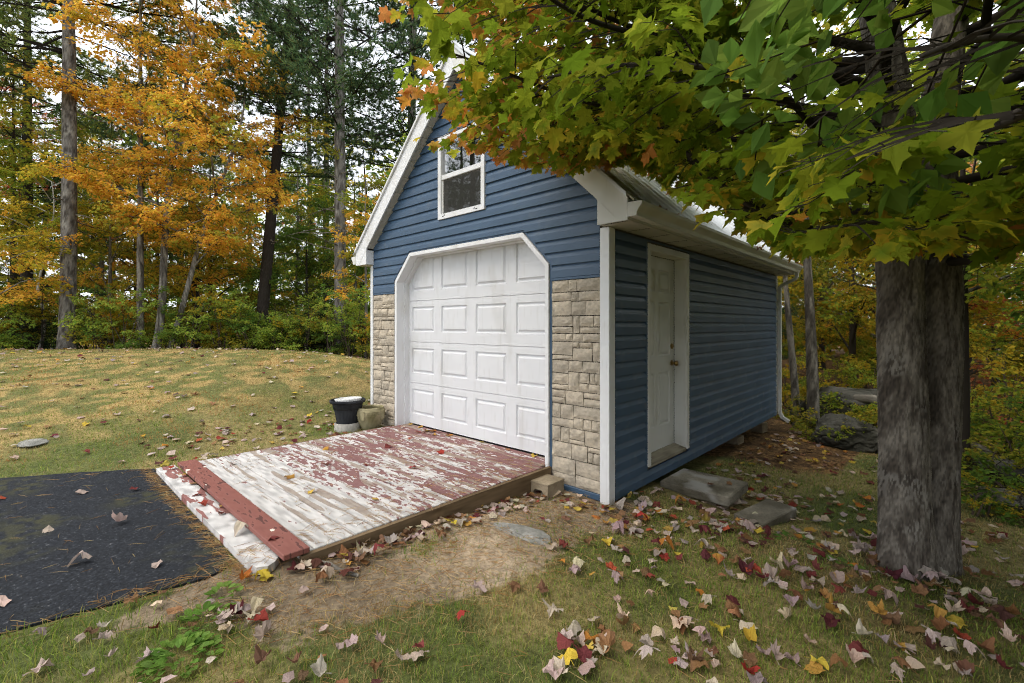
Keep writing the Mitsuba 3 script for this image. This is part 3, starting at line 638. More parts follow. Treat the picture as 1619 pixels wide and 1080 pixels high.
mat('mat_bark_dark', (.045, .038, .032), rough=.95, spec=.1); mat('mat_twig', (.09, .07, .055), rough=.95, spec=.1)
def wood(key, mesh, b, smooth=False):
    if callable(b): return addv(key, mesh, b, smooth=smooth, bsdf='mat_bark')
    return add(key, mesh, b, smooth=smooth)
def B_BIRCH(P):
    w = ss(.58, .68, nf(P, (8, 8, 45), 3)); return lp((.50, .48, .44), (.08, .07, .06), w)
m = tube([(-.60, -2.29, .135), (-.52, -2.26, .137), (-.42, -2.25, .132), (-.30, -2.19, .118)], [.007, .011, .013, .009], 8); addv('twig', m, B_GREY, smooth=True, label='short grey twig on the bare dirt near the ramp foot', cat='twig')
m = tube([(.2, 7.6, .05), (1.2, 6.9, .22), (2.0, 6.1, .05), (2.6, 5.4, -.2)], [.09, .085, .075, .05], 10); addv('fallen_log', m, B_GREY, smooth=True, label='fallen grey log lying across the dark boulder', cat='log')
# ------------------------------------------------------------------ foliage materials and prototypes
leafmat('mat_leaf', 1.2)
leafmat('mat_leaf_packed', 1.2, color=lambda p, n, uv: unpack(uv))
leafmat('mat_dry_packed', .35, .6, color=lambda p, n, uv: unpack(uv))
mat('mat_bark', {'type': 'mesh_attribute', 'name': 'vertex_color'}, rough=.95, spec=.1)
HALF = [(0, 0), (.15, -.07), (.36, -.03), (.30, .11), (.41, .21), (.64, .43), (.45, .46), (.43, .57), (.25, .50), (.22, .62), (.29, .75), (.12, .81), (0, 1.0)]
HALF_DRY = [(0, 0), (.18, -.05), (.38, .02), (.42, .16), (.50, .30), (.58, .44), (.47, .52), (.42, .62), (.36, .68), (.28, .78), (.20, .80), (.10, .90), (0, 1.0)]
HALF_LOW = [(0, 0), (.34, .0), (.30, .2), (.60, .45), (.24, .5), (0, 1.0)]
def leaf_outline(half): return np.array(half + [(-x, y) for x, y in half[-2:0:-1]])
def leaf_mesh(half, fold, curl, wave, rng):
    o = leaf_outline(half); v = np.vstack([[0, .32], o]); v = v * (1 + rng.uniform(-.05, .05, v.shape))
    r2 = (v[:, 1] - .3) ** 2 + v[:, 0] ** 2
    z = fold * np.abs(v[:, 0]) - curl * r2 + wave * np.sin(v[:, 0] * 5 + v[:, 1] * 4 + rng.uniform(0, 6)) * np.abs(v[:, 0]) * 1.3
    n = len(o); k = np.arange(n); f = np.c_[np.zeros(n, int), 1 + k, 1 + (k + 1) % n]
    return np.c_[v, z], f, np.r_[0, np.clip((np.hypot(o[:, 0], o[:, 1] - .32) - .25) / .5, 0, 1)]
def leaf_full(half, fold, curl, wave, cup, rng):
    """a leaf with an inner ring, so that it cups and waves, and a stalk"""
    o = leaf_outline(half) * (1 + rng.uniform(-.07, .07, (2 * len(half) - 2, 2))); o[:, 0] *= rng.uniform(.82, 1.05); c0 = np.array([0, .32]); ring = c0 + (o - c0) * .5
    v = np.vstack([c0[None], ring, o]); n = len(o); r2 = (v[:, 1] - .3) ** 2 + v[:, 0] ** 2; ph = rng.uniform(0, 6, 3)
    th = np.arctan2(v[:, 0], v[:, 1] - .32)
    z = fold * np.abs(v[:, 0]) - curl * (v[:, 1] - .2) * np.abs(v[:, 1] - .2) + cup * r2 + wave * np.sqrt(r2) * (np.sin(th * 3 + ph[0]) * .5 + np.sin(th * 7 + ph[1]) * .22)
    k = np.arange(n); k1 = (k + 1) % n; f = np.vstack([np.c_[np.zeros(n, int), 1 + k, 1 + k1], np.c_[1 + k, 1 + n + k, 1 + n + k1], np.c_[1 + k, 1 + n + k1, 1 + k1]])
    st = np.array([(-.011, .02, 0), (.011, .02, 0), (.03, -.42, rng.uniform(-.1, .12)), (.014, -.42, rng.uniform(-.1, .12))]); b = 1 + 2 * n
    e = np.r_[0, np.full(n, .25), np.clip((np.hypot(o[:, 0], o[:, 1] - .32) - .2) / .45, .3, 1), .5, .5, .5, .5]
    return np.vstack([np.c_[v, z], st]), np.vstack([f, [(b, b + 1, b + 2), (b, b + 2, b + 3)]]), e
def unit(v): return v / (np.linalg.norm(v, axis=-1, keepdims=True) + 1e-9)
def frames(d, nrm):
    """rotation whose y axis runs along the leaf, z along its normal"""
    y = unit(d); x = unit(np.cross(y, nrm)); z = np.cross(x, y); return np.stack([x, y, z], -1)
def batch_leaves(pos, d, nrm, size, cin, cout, protos, rng):
    """many leaves as one mesh; cin / cout: colour at the leaf's middle and at its points"""
    Rm = frames(d, nrm); which = rng.integers(len(protos), size=len(pos)); V, F, C, base = [], [], [], 0
    for q, (v, f, e) in enumerate(protos):
        i = np.nonzero(which == q)[0]
        if not len(i): continue
        vv = np.einsum('kij,nj->kni', Rm[i], v) * size[i, None, None] + pos[i, None]
        V.append(vv.reshape(-1, 3)); F.append((f[None] + (np.arange(len(i)) * len(v))[:, None, None]).reshape(-1, 3) + base)
        C.append((cin[i, None] * (1 - e)[None, :, None] + cout[i, None] * e[None, :, None]).reshape(-1, 3)); base += len(i) * len(v)
    return np.vstack(V), np.vstack(F), np.vstack(C)
r0 = np.random.default_rng(3)
P_FRESH = [leaf_mesh(HALF, r0.uniform(-.05, .35), r0.uniform(.05, .35), r0.uniform(.05, .25), r0) for _ in range(8)]
P_NEAR = [leaf_full(HALF, r0.uniform(-.05, .35), r0.uniform(.0, .4), r0.uniform(.15, .4), r0.uniform(-.25, .1), r0) for _ in range(10)]
P_DRY = [leaf_full(HALF_DRY if k % 3 else HALF, r0.uniform(-.2, 1.0), r0.uniform(-.8, .9), r0.uniform(.3, .9), r0.uniform(.1, 1.0), r0) for k in range(18)]
HALF_LOW = [(0, 0), (.34, .0), (.40, .22), (.54, .46), (.34, .66), (0, 1.0)]
P_LOW = [leaf_mesh(HALF_LOW, r0.uniform(-.3, .6), r0.uniform(-.4, .4), r0.uniform(.1, .4), r0) for _ in range(6)]
def small_leaf(rng):
    a, b, c = rng.uniform(.28, .38), rng.uniform(.3, .5), rng.uniform(.05, .25)
    v = np.array([(0, 0, 0), (a, b, a * c), (a * .62, b + .25, a * c * .5), (0, 1, -.1), (-a * .62, b + .25, a * c * .5), (-a, b, a * c)]); return v, np.array([(0, 1, 2), (0, 2, 3), (0, 3, 4), (0, 4, 5)]), np.array([0, .8, .8, 1, .8, .8])
P_RH = [small_leaf(r0) for _ in range(4)]
def hue(rng, n, cols, w=None, jit=.18):
    cols = np.array(cols, float); i = rng.choice(len(cols), size=n, p=None if w is None else np.array(w) / np.sum(w))
    return np.clip(cols[i] * (1 + rng.uniform(-jit, jit, (n, 1))) * (1 + rng.uniform(-jit * .4, jit * .4, (n, 3))), .004, .9)
def proto(key, meshes):
    """one shapegroup of a single mesh with vertex colours"""
    v, f, c = meshes; scene[key] = {'type': 'shapegroup', 'shape': mikit.ply((v, f), 'mat_leaf', smooth=False, color=c)}
def join(parts):
    V, F, C, b = [], [], [], 0
    for v, f, c in parts: V.append(v); F.append(np.asarray(f) + b); C.append(c); b += len(v)
    return np.vstack(V), np.vstack(F), np.vstack(C)
def tubes(list_P, sides=4):
    ms = [tube(P, r, sides, cap=False) for P, r in list_P]; m = cat(ms); return m
def spray(rng, cols, w, nleaf=125, lsize=.10, protos=None):
    """a leafy twig system about 1 m long, growing along +x, nearly flat"""
    tw, pos, d = [], [], []
    main = np.array([(0, 0, 0), (.3, rng.uniform(-.04, .04), .03), (.65, rng.uniform(-.08, .08), .03), (1.0, rng.uniform(-.1, .1), -.03)]); tw.append((main, [.008, .006, .004, .002]))
    for k in range(9):
        s = .18 + .8 * k / 9; p = np.array([np.interp(s, [0, .3, .65, 1], main[:, j]) for j in range(3)]); sg = 1 if k % 2 else -1
        a = sg * rng.uniform(.5, 1.1); l = (.55 * (1 - s) + .16) * rng.uniform(.8, 1.2); e = rng.uniform(-.35, .2)
        q = p + l * np.array([math.cos(a) * math.cos(e), math.sin(a) * math.cos(e), math.sin(e)]); tw.append((np.array([p, (p + q) / 2 + (0, 0, .02), q]), [.004, .003, .0015]))
        m = max(3, int(nleaf / 9 * (l / .4)))
        for t in rng.uniform(.2, 1.08, m):
            pos.append(p + (q - p) * t + rng.normal(0, .035, 3)); aa = a + rng.normal(0, .9); d.append((math.cos(aa), math.sin(aa), rng.uniform(-.9, .15)))
    pos, d = np.array(pos), np.array(d); n = len(pos)
    nr = unit(np.c_[rng.normal(0, .45, (n, 2)), np.ones(n)]); c = hue(rng, n, cols, w)
    L_ = batch_leaves(pos, d, nr, lsize * rng.uniform(.65, 1.2, n), c, c * rng.uniform(.85, 1.15, (n, 1)), protos or P_RH, rng)
    m = tubes(tw, 3); return join([L_, (m.vertices, m.faces, np.tile((.06, .045, .035), (len(m.vertices), 1)))])
def pine_branch(rng, cols, ntri=14, nl=.056, nw=.0046):
    """a pine bough of length 1 along +x"""
    tw, tuft = [], []
    main = np.array([(0, 0, 0), (.35, rng.uniform(-.03, .03), .03), (.7, rng.uniform(-.05, .05), .07), (1.0, rng.uniform(-.06, .06), .14)]); tw.append((main, [.011, .008, .005, .002]))
    for k in range(13):
        s = .25 + .74 * k / 13; p = np.array([np.interp(s, [0, .35, .7, 1], main[:, j]) for j in range(3)]); a = (1 if k % 2 else -1) * rng.uniform(.45, 1.0); l = (.46 * (1 - s) + .14) * rng.uniform(.8, 1.2)
        q = p + l * np.array([math.cos(a), math.sin(a), rng.uniform(0, .35)]); tw.append((np.array([p, q]), [.004, .0015]))
        for t in np.linspace(.35, 1.0, max(2, int(l / .075))):
            for _ in range(2 if t > .9 else 1): tuft.append((p + (q - p) * t + rng.normal(0, .012, 3), unit(q - p + (0, 0, .10 * l))))
    tuft.append((main[-1], unit(main[-1] - main[-2])))
    V, F, C, b = [], [], [], 0
    for p, d in tuft:
        n = ntri; dirs = unit(d[None] * .75 + rng.normal(0, .55, (n, 3))); side = unit(np.cross(dirs, rng.normal(0, 1, (n, 3)))); l = nl * rng.uniform(.75, 1.2, (n, 1))
        v = np.stack([p - side * nw, p + side * nw, p + dirs * l], 1).reshape(-1, 3); V.append(v); F.append(np.arange(3 * n).reshape(-1, 3) + b); b += 3 * n
        C.append(np.repeat(hue(rng, n, cols, None, .3), 3, 0))
    m = tubes(tw, 3); return join([(np.vstack(V), np.vstack(F), np.vstack(C)), (m.vertices, m.faces, np.tile((.05, .042, .035), (len(m.vertices), 1)))])
ORANGE = [(.86, .50, .07), (.88, .57, .08), (.82, .42, .09), (.86, .60, .08)]; YELLOW = [(.62, .48, .05), (.55, .46, .05), (.66, .44, .05), (.42, .40, .05)]
YGREEN = [(.36, .42, .05), (.27, .36, .05), (.50, .50, .06), (.20, .29, .05)]; GREEN = [(.16, .28, .05), (.22, .33, .06), (.12, .21, .045)]; RED = [(.50, .13, .06), (.58, .22, .12), (.42, .08, .045), (.60, .30, .14)]
OLIVE = [(.36, .37, .05), (.46, .42, .06), (.27, .31, .05), (.58, .44, .06)]
PINE = [(.10, .175, .08), (.13, .215, .09), (.075, .14, .065), (.19, .23, .085)]; FIR = [(.025, .05, .024), (.035, .065, .03), (.02, .038, .02)]; PINEY = [(.21, .26, .07), (.14, .21, .07), (.28, .30, .075)]
FRESH = [(.36, .50, .08), (.44, .55, .09), (.28, .42, .08), (.52, .54, .09)]
PAL = dict(fresh=FRESH, orange=ORANGE, yellow=YELLOW, ygreen=YGREEN, green=GREEN, red=RED, olive=OLIVE)
for nm, c in PAL.items():
    for k in range(2): proto(f'spray_{nm}_{k}', spray(np.random.default_rng(40 + k + len(nm) * 7), c, None))
for nm in ('ygreen', 'olive', 'yellow', 'green', 'orange', 'red'): proto(f'far_{nm}', spray(np.random.default_rng(60 + len(nm)), PAL[nm], None, 42, .15))
for nm, c in dict(pine=PINE, piney=PINEY).items():
    for k in range(3): proto(f'bough_{nm}_{k}', pine_branch(np.random.default_rng(70 + k), c))
for k in range(2): proto(f'bough_fir_{k}', pine_branch(np.random.default_rng(80 + k), FIR, 10, .035, .0035))
proto('far_bough', pine_branch(np.random.default_rng(88), PINE, 6, .07, .009))
def inst(key, group, p, az, pitch, s, roll=0.0):
    ca, sa, cp, sp, cr, sr = math.cos(az), math.sin(az), math.cos(pitch), math.sin(pitch), math.cos(roll), math.sin(roll)
    Rz = np.array([[ca, -sa, 0], [sa, ca, 0], [0, 0, 1]]); Ry = np.array([[cp, 0, -sp], [0, 1, 0], [sp, 0, cp]]); Rx = np.array([[1, 0, 0], [0, cr, -sr], [0, sr, cr]])
    M = np.eye(4); M[:3, :3] = Rz @ Ry @ Rx * s; M[:3, 3] = p
    scene[key] = {'type': 'instance', 'to_world': M.tolist(), 'shapegroup': {'type': 'ref', 'id': group}}
def spline(P, n):
    P = np.asarray(P, float); t = np.linspace(0, 1, len(P)); from scipy.interpolate import CubicSpline
    return CubicSpline(t, P)(np.linspace(0, 1, n))
def trunk_mesh(P, r, n=20, seg=40, amp=.06, seed=0, flare=.3, power=1.0):
    from scipy.interpolate import CubicSpline
    P = np.asarray(P, float); tt = np.linspace(0, 1, seg) ** power; Q = CubicSpline(np.linspace(0, 1, len(P)), P)(tt); rr = np.interp(tt, np.linspace(0, 1, len(r)), r); h = Q[:, 2] - Q[0, 2]
    rr = rr * (1 + flare * np.exp(-h / .22)); m = tube(Q, rr, n); k = seg * n; v = m.vertices[:k]; c = np.repeat(Q, n, 0); ang = np.tile(np.arange(n) * 2 * np.pi / n, seg)
    fq = 46 if n > 60 else 22; u = np.c_[np.cos(ang) * rr.mean() * fq, np.sin(ang) * rr.mean() * fq, v[:, 2] * (6 if n > 60 else 4) + seed * 3.1]
    k1 = amp * (meshkit.fbm(u, 3, seed) - .5) * 2 + .06 * (meshkit.noise(np.c_[np.cos(ang), np.sin(ang), v[:, 2] * 1.2 + seed], seed) - .5) + .16 * np.exp(-np.repeat(h, n) / .25) * np.cos(3 * ang + seed)
    v = c + (v - c) * (1 + k1)[:, None]; m.vertices = np.vstack([v, m.vertices[k:]]); return m
def pine(name, x, y, h, r, zc, reach, label, group='bough_pine', seed=0, lean=(0, 0), top=1.0, dead=5, nseg=36, barkf=None, catg='tree', grp=None, dens=1.0, nr=18):
    key = numbered(name); rng = np.random.default_rng(1000 + seed); zb = float(G(x, y)) - .1
    P = [(x, y, zb), (x + lean[0] * .35 + rng.uniform(-.05, .05), y + lean[1] * .35, zb + h * .35), (x + lean[0] * .7, y + lean[1] * .7 + rng.uniform(-.08, .08), zb + h * .7), (x + lean[0], y + lean[1], zb + h)]
    wood(key + '__trunk', trunk_mesh(P, [r, r * .86, r * .55, .02], nr, nseg, .07, seed), barkf or 'mat_bark_pine', True)
    at = lambda z: np.array([np.interp(z, [p[2] for p in P], [p[j] for p in P]) for j in range(3)])
    deads = []
    for k in range(dead):
        z = zb + rng.uniform(max(1.8, zc - 3.5), zc + .5); p = at(z); a = rng.uniform(0, 6.28); l = rng.uniform(.5, 1.5); q = p + l * np.array([math.cos(a), math.sin(a), rng.uniform(-.25, .2)])
        deads.append((np.array([p, (p + q) / 2 + (0, 0, rng.uniform(-.06, .06)), q]), [.02, .013, .004]))
    if deads: add(key + '__dead_branches', tubes(deads, 5), 'mat_bark_grey', kind='stuff')
    z, i = zb + zc, 0; kinds = [g_ for g_ in scene if g_.startswith(group + '_')]
    while z < zb + h - .3:
        f = (z - zb - zc) / max(h - zc, .1); l = reach * min(1, .62 + 1.3 * f) * (1 - f) ** .75 + .35
        for b in range(rng.integers(4, 7)):
            if rng.random() > dens: continue
            i += 1; a = rng.uniform(0, 6.28); inst(f'{key}__crown__{i:03d}', kinds[rng.integers(len(kinds))], at(z + rng.uniform(-.15, .15)), a, rng.uniform(-.22, .18) + .5 * f, l * rng.uniform(.7, 1.15), rng.uniform(-.3, .3))
        z += rng.uniform(.38, .62)
    tag(key, label, catg, grp); return key
def decid(name, x, y, h, r, z0, rad, sprays, label, n=110, seed=0, lean=(0, 0), barkf=None, limbs=12, catg='tree', grp=None, sc=1.0, path=None, nseg=30, cdx=(0, 0), rise=.7, split=False):
    key = numbered(name); rng = np.random.default_rng(2000 + seed); zb = float(G(x, y)) - .1
    P = path or [(x, y, zb), (x + lean[0] * .3 + rng.uniform(-.06, .06), y + lean[1] * .3, zb + h * .33), (x + lean[0] * .65, y + lean[1] * .65, zb + h * .66), (x + lean[0], y + lean[1], zb + h)]
    P = [(p[0], p[1], p[2]) for p in P]
    wood(key + '__trunk', trunk_mesh(P, [r, r * .8, r * .5, .012], 12, nseg, .05, seed), barkf or 'mat_bark_grey', True)
    at = lambda z: np.array([np.interp(z, [p[2] for p in P], [p[j] for p in P]) for j in range(3)])
    br, tips = [], []
    for k in range(limbs):
        f = (k + rng.uniform(.1, .9)) / limbs; z = zb + z0 + (h - z0) * f * .93; p = at(z); a = k * 2.4 + rng.uniform(-.4, .4)
        l = rad * (math.sin(math.pi * min(.97, .22 + f * .74)) ** .8) * rng.uniform(.75, 1.15); e = rise * rng.uniform(.5, 1.2)
        mid = p + .5 * l * np.array([math.cos(a), math.sin(a), e]) ; q = p + l * np.array([math.cos(a), math.sin(a), e * .75]) + np.array([cdx[0], cdx[1], 0]) * .5
        br.append((np.array([p, mid, q]), [r * .32 * (1 - f * .6) + .006, r * .2 * (1 - f * .6) + .005, .004])); tips.append((p, mid, q, a))
    if split:
        for P_, r_ in br: wood(key + '__branch', tube(P_, r_, 6, cap=False), 'mat_bark_grey')
    else: labels[wood(key + '__branches', tubes(br, 5), barkf or 'mat_bark_grey')] = dict(kind='stuff')
    for i in range(n):
        p, mid, q, a = tips[i % len(tips)]; t = rng.uniform(.12, 1.0)
        pt = p + (mid - p) * 2 * t if t < .5 else mid + (q - mid) * (2 * t - 1)
        inst(f'{key}__crown__{i + 1:03d}', f'spray_{sprays[rng.integers(len(sprays))]}_{rng.integers(2)}', pt + rng.normal(0, .10 * sc, 3), a + rng.normal(0, .9), rng.uniform(-.45, .45), sc * rng.uniform(.65, 1.2), rng.uniform(-.7, .7))
    tag(key, label, catg, grp); return key
def shrub(name, x, y, h, w, sprays, label, n=16, seed=0, grp=None, sc=.7):
    key = numbered(name); rng = np.random.default_rng(3000 + seed); zb = float(G(x, y)); br, pts = [], []
    for k in range(6):
        a = rng.uniform(0, 6.28); q = np.array([x + w * .7 * rng.uniform(.1, 1) * math.cos(a), y + w * .7 * rng.uniform(.1, 1) * math.sin(a), zb + h * rng.uniform(.55, 1)]); p = np.array([x + rng.normal(0, .06), y + rng.normal(0, .06), zb - .05]); br.append((np.array([p, (p + q) / 2 + (0, 0, .1), q]), [.012, .009, .003])); pts.append((p, q, a))
    add(key + '__stems', tubes(br, 4), 'mat_twig', kind='stuff')
    for i in range(n):
        p, q, a = pts[i % 6]; t = rng.uniform(.15, 1.05); inst(f'{key}__foliage__{i + 1:03d}', f'spray_{sprays[rng.integers(len(sprays))]}_{rng.integers(2)}', p + (q - p) * t, rng.uniform(0, 6.28), rng.uniform(-.3, .6), sc * rng.uniform(.6, 1.2), rng.uniform(-.6, .6))
    tag(key, label, 'shrub', grp); return key
def fir(x, y, h, label, seed=0, grp=None):
    key = numbered('young_fir_tree'); rng = np.random.default_rng(4000 + seed); zb = float(G(x, y)) - .03
    add(key + '__trunk', tube([(x, y, zb), (x, y, zb + h)], [.03, .006], 6), 'mat_bark_dark'); z, i = .08, 0
    while z < h:
        for b in range(6): i += 1; inst(f'{key}__crown__{i:03d}', f'bough_fir_{rng.integers(2)}', (x, y, zb + z), rng.uniform(0, 6.28), rng.uniform(-.15, .2), (h - z) * .42 + .14, rng.uniform(-.3, .3))
        z += .14 + .02 * h
    tag(key, label, 'tree', grp)

# ------------------------------------------------------------------ the shade maple by the garage
MT = 'maple_tree'
labels[MT] = dict(label='large double trunked maple with green and yellowing leaves hanging over the garage roof', category='tree')
S1 = [(1.94, .62, -.22), (1.935, .63, .8), (1.915, .64, 2.0), (1.88, .62, 3.0), (1.74, .56, 4.2), (1.55, .45, 6.0), (1.4, .3, 8.4)]
S2 = [(2.10, .88, -.25), (2.115, .90, .8), (2.12, .93, 2.0), (2.12, .98, 3.2), (2.35, 1.25, 5.0), (2.6, 1.5, 8.0)]
add(MT + '__trunk', trunk_mesh(S1, [.145, .136, .132, .116, .095, .07, .03], 130, 330, .075, 4, .34, 1.5), 'mat_maple_bark', smooth=True, label='left trunk with a cleft pale root flare')
add(MT + '__trunk_001', trunk_mesh(S2, [.122, .115, .112, .105, .08, .03], 110, 300, .075, 9, .26, 1.5), 'mat_maple_bark', smooth=True, label='darker right trunk')
rm = np.random.default_rng(21)
# the underside of the crown: height of its lowest leaves over the ground plan
UNDER = np.array([(-0.07,-2.19,2.56),(-0.61,-1.87,2.8),(-1.23,-1.49,3.09),(0.08,-2.06,2.54),(-0.42,-1.7,2.77),(-1.0,-1.28,3.05),(-1.67,-0.81,3.37),(0.32,-1.82,2.44),(-0.11,-1.41,2.66),(-0.63,-0.93,2.91),(-1.21,-0.38,3.19),(1.29,-2.56,1.98),(0.89,-2.11,2.18),(0.5,-1.66,2.38),(0.1,-1.21,2.57),(-0.36,-0.69,2.8),(-0.89,-0.09,3.07),(1.37,-2.49,1.95),(1.02,-2.0,2.14),(0.66,-1.51,2.32),(0.3,-1.03,2.51),(-0.12,-0.46,2.73),(-0.59,0.19,2.97),(1.46,-2.41,1.99),(1.14,-1.88,2.2),(0.82,-1.36,2.4),(0.5,-0.84,2.61),(0.13,-0.23,2.85),(-0.3,0.47,3.12),(1.56,-2.31,1.96),(1.29,-1.74,2.15),(1.02,-1.18,2.34),(0.75,-0.61,2.53),(0.43,0.05,2.75),(0.07,0.81,3.01),(1.64,-2.24,1.86),(1.4,-1.64,2.01),(1.17,-1.04,2.15),(0.93,-0.44,2.3),(0.66,0.26,2.47),(0.34,1.06,2.66),(1.77,-2.12,1.78),(1.59,-1.46,1.88),(1.42,-0.81,1.98),(1.24,-0.15,2.09),(1.03,0.61,2.21),(0.8,1.49,2.35),(1.88,-2.01,1.71),(1.76,-1.31,1.79),(1.64,-0.6,1.86),(1.52,0.11,1.93),(1.37,0.93,2.02),(1.21,1.87,2.12),(2.03,-1.88,1.69),(1.97,-1.11,1.76),(1.91,-0.35,1.83),(1.86,0.42,1.89),(1.79,1.32,1.97),(1.71,2.34,2.06),(2.16,-1.76,1.7),(2.16,-0.94,1.77),(2.16,-0.11,1.84),(2.16,0.71,1.91),(2.17,1.67,1.99),(2.17,2.76,2.08),(2.31,-1.62,1.73),(2.38,-0.73,1.81),(2.46,0.16,1.89),(2.53,1.05,1.98),(2.62,2.09,2.07),(2.71,3.27,2.18),(2.49,-1.45,1.75),(2.65,-0.48,1.84),(2.81,0.49,1.93),(2.96,1.45,2.03),(3.15,2.58,2.13),(3.36,3.87,2.26)])
_under = RBFInterpolator(UNDER[:, :2], UNDER[:, 2], kernel='linear', smoothing=.05)
def floor_z(x, y):
    x, y = np.asarray(x, float), np.asarray(y, float); return np.minimum(_under(np.c_[x.ravel(), y.ravel()]).reshape(x.shape), 3.3) + .25 * np.clip((1.3 - x) / .5, 0, 1) * np.clip((x - .1) / .35, 0, 1) * np.clip((y + 1.5) / .6, 0, 1) + (nz(x, y, 2.2, 12) - .45) * .26
stem_at = lambda S, z: np.array([np.interp(z, [p[2] for p in S], [p[j] for p in S]) for j in range(3)])
limbs = []
#      stem, z, azimuth (deg), length, rise at start, droop
LIM = [(0, 2.05, 232, 2.3, .03, .06), (0, 2.1, 252, 2.3, -.03, .04), (0, 2.05, 270, 2.2, -.04, .03), (1, 2.1, 288, 2.5, -.05, .03), (1, 2.0, 312, 2.2, -.02, .04), (0, 2.2, 212, 2.4, .10, .08), (1, 2.2, 275, 2.6, .0, .04),
       (0, 2.25, 196, 2.6, .28, .14), (0, 2.45, 222, 3.0, .30, .12), (0, 2.5, 244, 3.0, .22, .14), (0, 2.35, 262, 3.0, .08, .14), (0, 2.6, 283, 3.0, .05, .14), (1, 2.3, 300, 3.0, .05, .16), (1, 2.5, 322, 2.8, .10, .15), (1, 2.3, 350, 2.6, .15, .15),
       (0, 2.8, 180, 2.6, .35, .14), (0, 2.9, 207, 2.9, .38, .14), (0, 3.0, 233, 3.2, .32, .16), (0, 3.1, 254, 3.2, .18, .14), (0, 3.1, 275, 3.4, .15, .14), (1, 3.0, 310, 3.1, .18, .14), (0, 3.3, 165, 2.8, .40, .15), (0, 3.4, 192, 2.8, .42, .15), (0, 3.5, 218, 3.0, .42, .16), (0, 3.6, 240, 3.1, .36, .16), (0, 3.7, 265, 3.4, .28, .15), (0, 3.8, 290, 3.2, .28, .15),
       (1, 3.5, 20, 2.6, .3, .15), (1, 3.2, 60, 2.4, .3, .15), (1, 3.8, 335, 2.8, .35, .15), (0, 4.2, 150, 2.4, .5, .15), (0, 4.4, 185, 2.8, .5, .15), (0, 4.6, 225, 3.0, .5, .16), (0, 4.9, 258, 3.0, .5, .16), (0, 5.2, 200, 2.6, .6, .16), (1, 4.6, 100, 2.4, .4, .15), (1, 5.0, 10, 2.4, .5, .15), (1, 5.4, 300, 2.6, .5, .15), (0, 5.8, 240, 2.4, .7, .16), (0, 6.2, 170, 2.1, .7, .16), (0, 6.8, 270, 2.0, .8, .16), (1, 6.2, 50, 2.0, .7, .16), (1, 6.8, 330, 1.8, .8, .16), (0, 2.9, 229, 2.95, .22, .10), (0, 3.2, 224, 2.85, .28, .12), (0, 2.75, 236, 2.95, .20, .09), (0, 3.4, 235, 3.1, .30, .13), (1, 2.9, 285, 3.0, .12, .10), (1, 3.3, 298, 2.9, .2, .12), (1, 3.7, 312, 2.8, .25, .14), (1, 2.7, 335, 2.7, .1, .12), (1, 3.6, 355, 2.6, .3, .14), (1, 4.2, 280, 3.0, .35, .15), (1, 3.0, 15, 2.5, .2, .14), (1, 4.3, 40, 2.4, .35, .15), (0, 2.7, 160, 2.2, .25, .12), (0, 3.9, 172, 2.8, .45, .15), (0, 7.6, 210, 1.6, .9, .16)]
lp_, ld_, twl = [], [], []
for si, z, az, ln, rise, droop in LIM:
    p0 = stem_at((S1, S2)[si], z); a = math.radians(az + rm.uniform(-6, 6)); ln *= rm.uniform(.92, 1.06); pts = []
    for t in np.linspace(0, 1, 9):
        aa = a + .18 * math.sin(t * 4 + az); d = t * ln; pts.append(p0 + np.array([math.cos(aa) * d, math.sin(aa) * d, rise * d - droop * d * d * .55 + .03 * math.sin(t * 9 + az)]))
    pts = np.array(pts); fl = floor_z(pts[:, 0], pts[:, 1]) + .16; pts[3:, 2] = np.maximum(pts[3:, 2], fl[3:])
    rl = np.linspace(.034 if z < 4 else .028, .005, 9)
    add(MT + '__branch', tube(spline(pts, 26), np.interp(np.linspace(0, 1, 26), np.linspace(0, 1, 9), rl), 7), 'mat_bark_dark', smooth=True)
    s = .30
    while s < 1.0:
        for sg in (-1, 1):
            if rm.random() < .10: continue
            i = s * 8; k = min(int(i), 7); b0 = pts[k] + (pts[k + 1] - pts[k]) * (i - k); dr_ = unit(pts[k + 1] - pts[k])
            ang = math.atan2(dr_[1], dr_[0]) + sg * rm.uniform(.55, 1.15); l2 = (.95 * (1 - s) + .30) * rm.uniform(.7, 1.2); e = rm.uniform(-.25, .35)
            q = [b0 + l2 * t * np.array([math.cos(ang), math.sin(ang), e - .28 * t]) for t in (0, .35, .7, 1)]
            q = np.array(q)
            if z < 4.0:
                q[1:, 2] = np.maximum(q[1:, 2], floor_z(q[1:, 0], q[1:, 1]) + .10)
            twl.append((q, [.005, .004, .003, .0015]))
            nn = max(3, int(l2 / .066))
            for t in np.linspace(.22, 1, nn):
                j = min(int(t * 3), 2); pp = q[j] + (q[j + 1] - q[j]) * (t * 3 - j)
                for s2 in ((-1, 1) if t < .97 else (-1, 0, 1)):
                    if rm.random() < .12: continue
                    a3 = ang + s2 * rm.uniform(.4, 1.3); pet = rm.uniform(.04, .10); out = np.array([math.cos(a3), math.sin(a3), rm.uniform(-.75, .1)])
                    base = pp + out * pet * np.array([1, 1, .6]); lp_.append(base); ld_.append(unit(out + np.array([0, 0, rm.uniform(-1.0, -.05)]))); twl.append((np.array([pp, base]), [.0016, .0012])) if rm.random() < .5 else None
        s += rm.uniform(.095, .145) / ln * 1.05
lp_, ld_ = np.array(lp_), np.array(ld_)
low = lp_[:, 2] + ld_[:, 2] * .12 > floor_z(lp_[:, 0], lp_[:, 1]) - .02
behind = (lp_ - CAM) @ FWD; near_cam = (np.linalg.norm(lp_ - CAM, axis=1) > 1.45) & ((lp_[:, 0] > .75) | (rm.random(len(lp_)) > .12))
